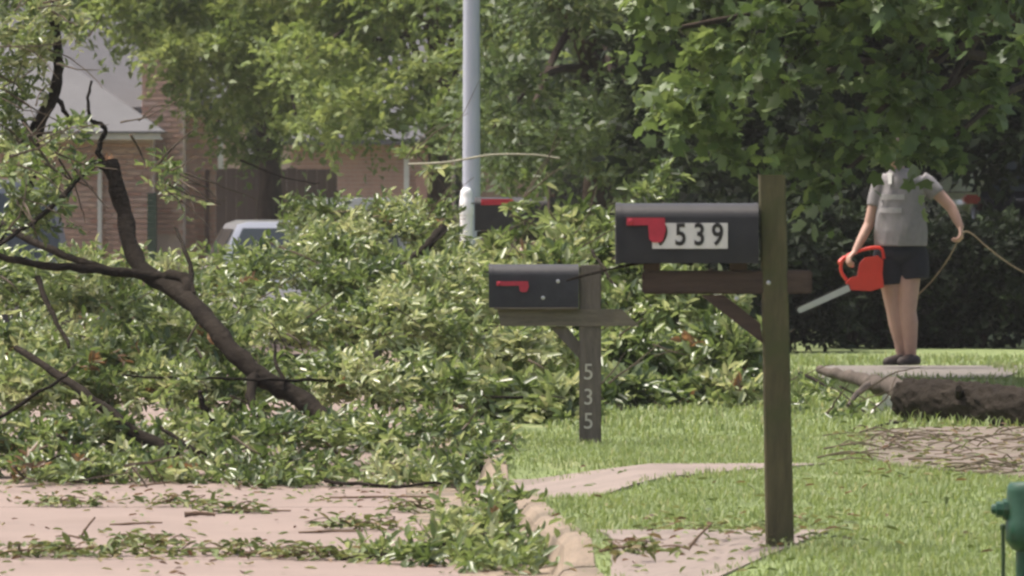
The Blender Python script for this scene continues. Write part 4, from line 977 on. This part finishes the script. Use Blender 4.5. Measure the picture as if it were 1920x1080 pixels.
hb=MB().ellipsoid(hc+Vector((0,.022,.028)),(.085,.095,.098)).ellipsoid(hc+Vector((0,.06,-.05)),(.07,.06,.09)).ellipsoid(hc+Vector((.0,.1,-.06)),(.03,.04,.09))
remeshed(hb,'hair','hair',.01,pr,2)
# shirt
b=MB()
rings=[(1690,468,.19,.155),(1688,440,.195,.155),(1687,410,.188,.142),(1688,385,.178,.13),(1691,362,.168,.118),(1693,345,.168,.108),(1691,336,.135,.092),(1688,328,.082,.072),(1687,322,.066,.06)]
v=[];f=[];n_=32
for px,py,rx,ry in rings:
    c=W(px,py,-.01)
    for j in range(n_):
        th=2*math.pi*j/n_; fold=1+.02*math.sin(5*th+py*.05)+.015*math.sin(9*th+py*.09)
        tilt=0
        if py==470: tilt=.038*math.cos(th)-.004
        v.append(c+Vector((math.cos(th)*rx*fold,math.sin(th)*ry*fold,tilt)))
for i in range(len(rings)-1):
    for j in range(n_): f.append([i*n_+j,i*n_+(j+1)%n_,(i+1)*n_+(j+1)%n_,(i+1)*n_+j])
f+=[list(range(n_))[::-1],[(len(rings)-1)*n_+j for j in range(n_)]]
b.add(v,f)
b.tube([W(1665,346),W(1650,354),W(1643,378,-.005),W(1640,394,-.01)],[.068,.068,.062,.06],20); b.tube([W(1725,344),W(1738,353),W(1752,366,-.008),W(1757,372,-.012)],[.07,.072,.066,.062],20)
shirt=remeshed(b,'shirt','shirt',.0075,pr,4)
for py,x0,x1 in ((376,1650,1694),(401,1648,1688)):
    v=[];f=[];k=9
    for i in range(k):
        px=x0+(x1-x0)*i/(k-1); dx=(px-1688)*SP; yy=-.014-(.13 if py<390 else .14)*math.sqrt(max(.05,1-(dx/.19)**2))-.008
        for pz_ in (py-5,py+5): v.append(W(px,pz_,yy))
    for i in range(k-1): f.append([2*i,2*i+2,2*i+3,2*i+1])
    v2=[p+Vector((0,.022,0)) for p in v]; nn=len(v); f+=[[a+nn for a in q_][::-1] for q_ in f]
    f+=[[2*i,2*i+1,2*i+1+nn,2*i+nn] for i in (0,k-1)]
    mesh('chest_print',v+v2,f,M['print'],shirt)
mesh('collar_tag',[W(1663,330,-.095),W(1671,330,-.1),W(1670,352,-.128),W(1664,352,-.125)]+[W(1663,330,-.075),W(1671,330,-.08),W(1670,352,-.108),W(1664,352,-.105)],[[0,1,2,3],[7,6,5,4],[0,3,7,4],[1,5,6,2],[0,4,5,1],[3,2,6,7]],M['trim'],shirt)
# shorts
b=MB(); b.ellipsoid(W(1690,478),(.185,.15,.11))
b.tube([W(1668,478,.01),W(1666,510,.005),W(1668,541,.0)],[.115,.116,.108],24); b.tube([W(1710,478,0),W(1712,505,-.01),W(1714,531,-.02)],[.115,.116,.108],24)
remeshed(b,'shorts','shorts',.0075,pr,3)
for c0,c1,c2 in ((W(1696,683,.06),W(1682,683,-.01),W(1664,686,-.07)),(W(1716,682,.04),W(1706,682,-.03),W(1690,686,-.10))):
    b=MB().capsule([c0+Vector((0,0,-.004)),c1,c2],[.044,.047,.040],12)
    b.v=[Vector((p.x,p.y,max(p.z,-.0))) for p in b.v]
    b.build('shoe',M['shoe'],pr,True)

# ------------------------------------------------------------------ chainsaw and cord
off=Vector((at(1692,690,Yq_).x,Yq_,.024))
cs=empty('chainsaw',tuple(off+W(1615,530,-.13))); tag(cs,'red corded electric chainsaw held low in one hand, grey bar pointing left','chainsaw')
o0=W(1615,530,-.13)
def K(px,py,dy=0): return W(px,py,-.13+dy)-o0
MB().prism([(K(1584,536).x,K(1584,536).z),(K(1592,528).x,K(1592,528).z),(K(1622,520).x,K(1622,520).z),(K(1652,518).x,K(1652,518).z),(K(1655,545).x,K(1655,545).z),(K(1630,552).x,K(1630,552).z),(K(1590,550).x,K(1590,550).z)],-.05,.05,1).build('body',M['saw_red'],cs)
MB().prism([(K(1606,524).x,K(1606,524).z),(K(1610,500).x,K(1610,500).z),(K(1620,490).x,K(1620,490).z),(K(1644,486).x,K(1644,486).z),(K(1654,495).x,K(1654,495).z),(K(1652,520).x,K(1652,520).z)],-.042,.042,1).build('motor_housing',M['saw_red'],cs)
MB().tube(curve([K(1586,532,.03),K(1576,515,.03),K(1578,496,.03),K(1592,484,.03),K(1612,476,.03),K(1636,471,.03),K(1652,474,.03),K(1656,492,.03)],4),.0125,10).build('handle',M['saw_red'],cs,True)
MB().tube(curve([K(1572,500,.0),K(1577,494,.02),K(1584,489,.02)],3),[.016]*7,10).build('trigger_guard',M['saw_red'],cs,True)
a=K(1590,546,-.055);e=K(1493,590,-.055); d=(e-a).normalized(); u=Vector((-d.z,0,d.x)); hw_=.024
if u.z<0: u=-u
pts=[a+u*hw_,a-u*hw_]+[e-d*hw_+(-u*math.cos(t)+d*math.sin(t))*hw_*.85 for t in np.linspace(0,math.pi,7)]
MB().add([p+Vector((0,-.004,0)) for p in pts]+[p+Vector((0,.004,0)) for p in pts],[list(range(9)),[9+i for i in range(9)][::-1]]+[[i,(i+1)%9,9+(i+1)%9,9+i] for i in range(9)]).build('guide_bar',M['bar'],cs)
ch_=[p+(p-(a+e)/2).normalized()*.004 for p in pts]; MB().tube(ch_+[ch_[0]],.0045,6,False).build('chain',M['saw_dark'],cs)
cd=MB(); c1=[W(1650,520,-.1),W(1668,560,.12),W(1700,575,.14),W(1722,560,.1),W(1750,530,.0),W(1778,490,-.06),W(1796,455,-.085),W(1801,446,-.09),W(1808,441,-.09),W(1822,446,-.08),W(1850,470,-.05),W(1890,500,.0),W(1930,522,.1),W(2010,560,.4),W(2100,640,.9),W(2140,688,1.4),W(2300,690,2.2)]
cd.tube(curve([off+p for p in c1],6),.0058,7)
tag(cd.build('extension_cord',M['cord'],None,True),'tan extension cord running from the chainsaw through the raised hand','cord')
hz=MB().box((-650,-70,-1.7),(650,950,16.5)).build('haze',None); hz['kind']='stuff'; hz['label']='thin warm summer haze'
hm=bpy.data.materials.new('haze_air'); hm.use_nodes=True; t=hm.node_tree
for n_ in list(t.nodes):
    if n_.type=='BSDF_PRINCIPLED': t.nodes.remove(n_)
pv=t.nodes.new('ShaderNodeVolumePrincipled'); pv.inputs['Color'].default_value=(.97,.96,.93,1); pv.inputs['Density'].default_value=.0003; pv.inputs['Anisotropy'].default_value=.3
t.links.new(pv.outputs[0],t.nodes['Material Output'].inputs['Volume']); hz.data.materials.clear(); hz.data.materials.append(hm)
print('LEAVES',NL,'TRIS',sum(sum(len(p.vertices)-2 for p in o.data.polygons) if len(o.data.polygons)<2000 else len(o.data.loops)-2*len(o.data.polygons) for o in C.objects if o.type=='MESH'))
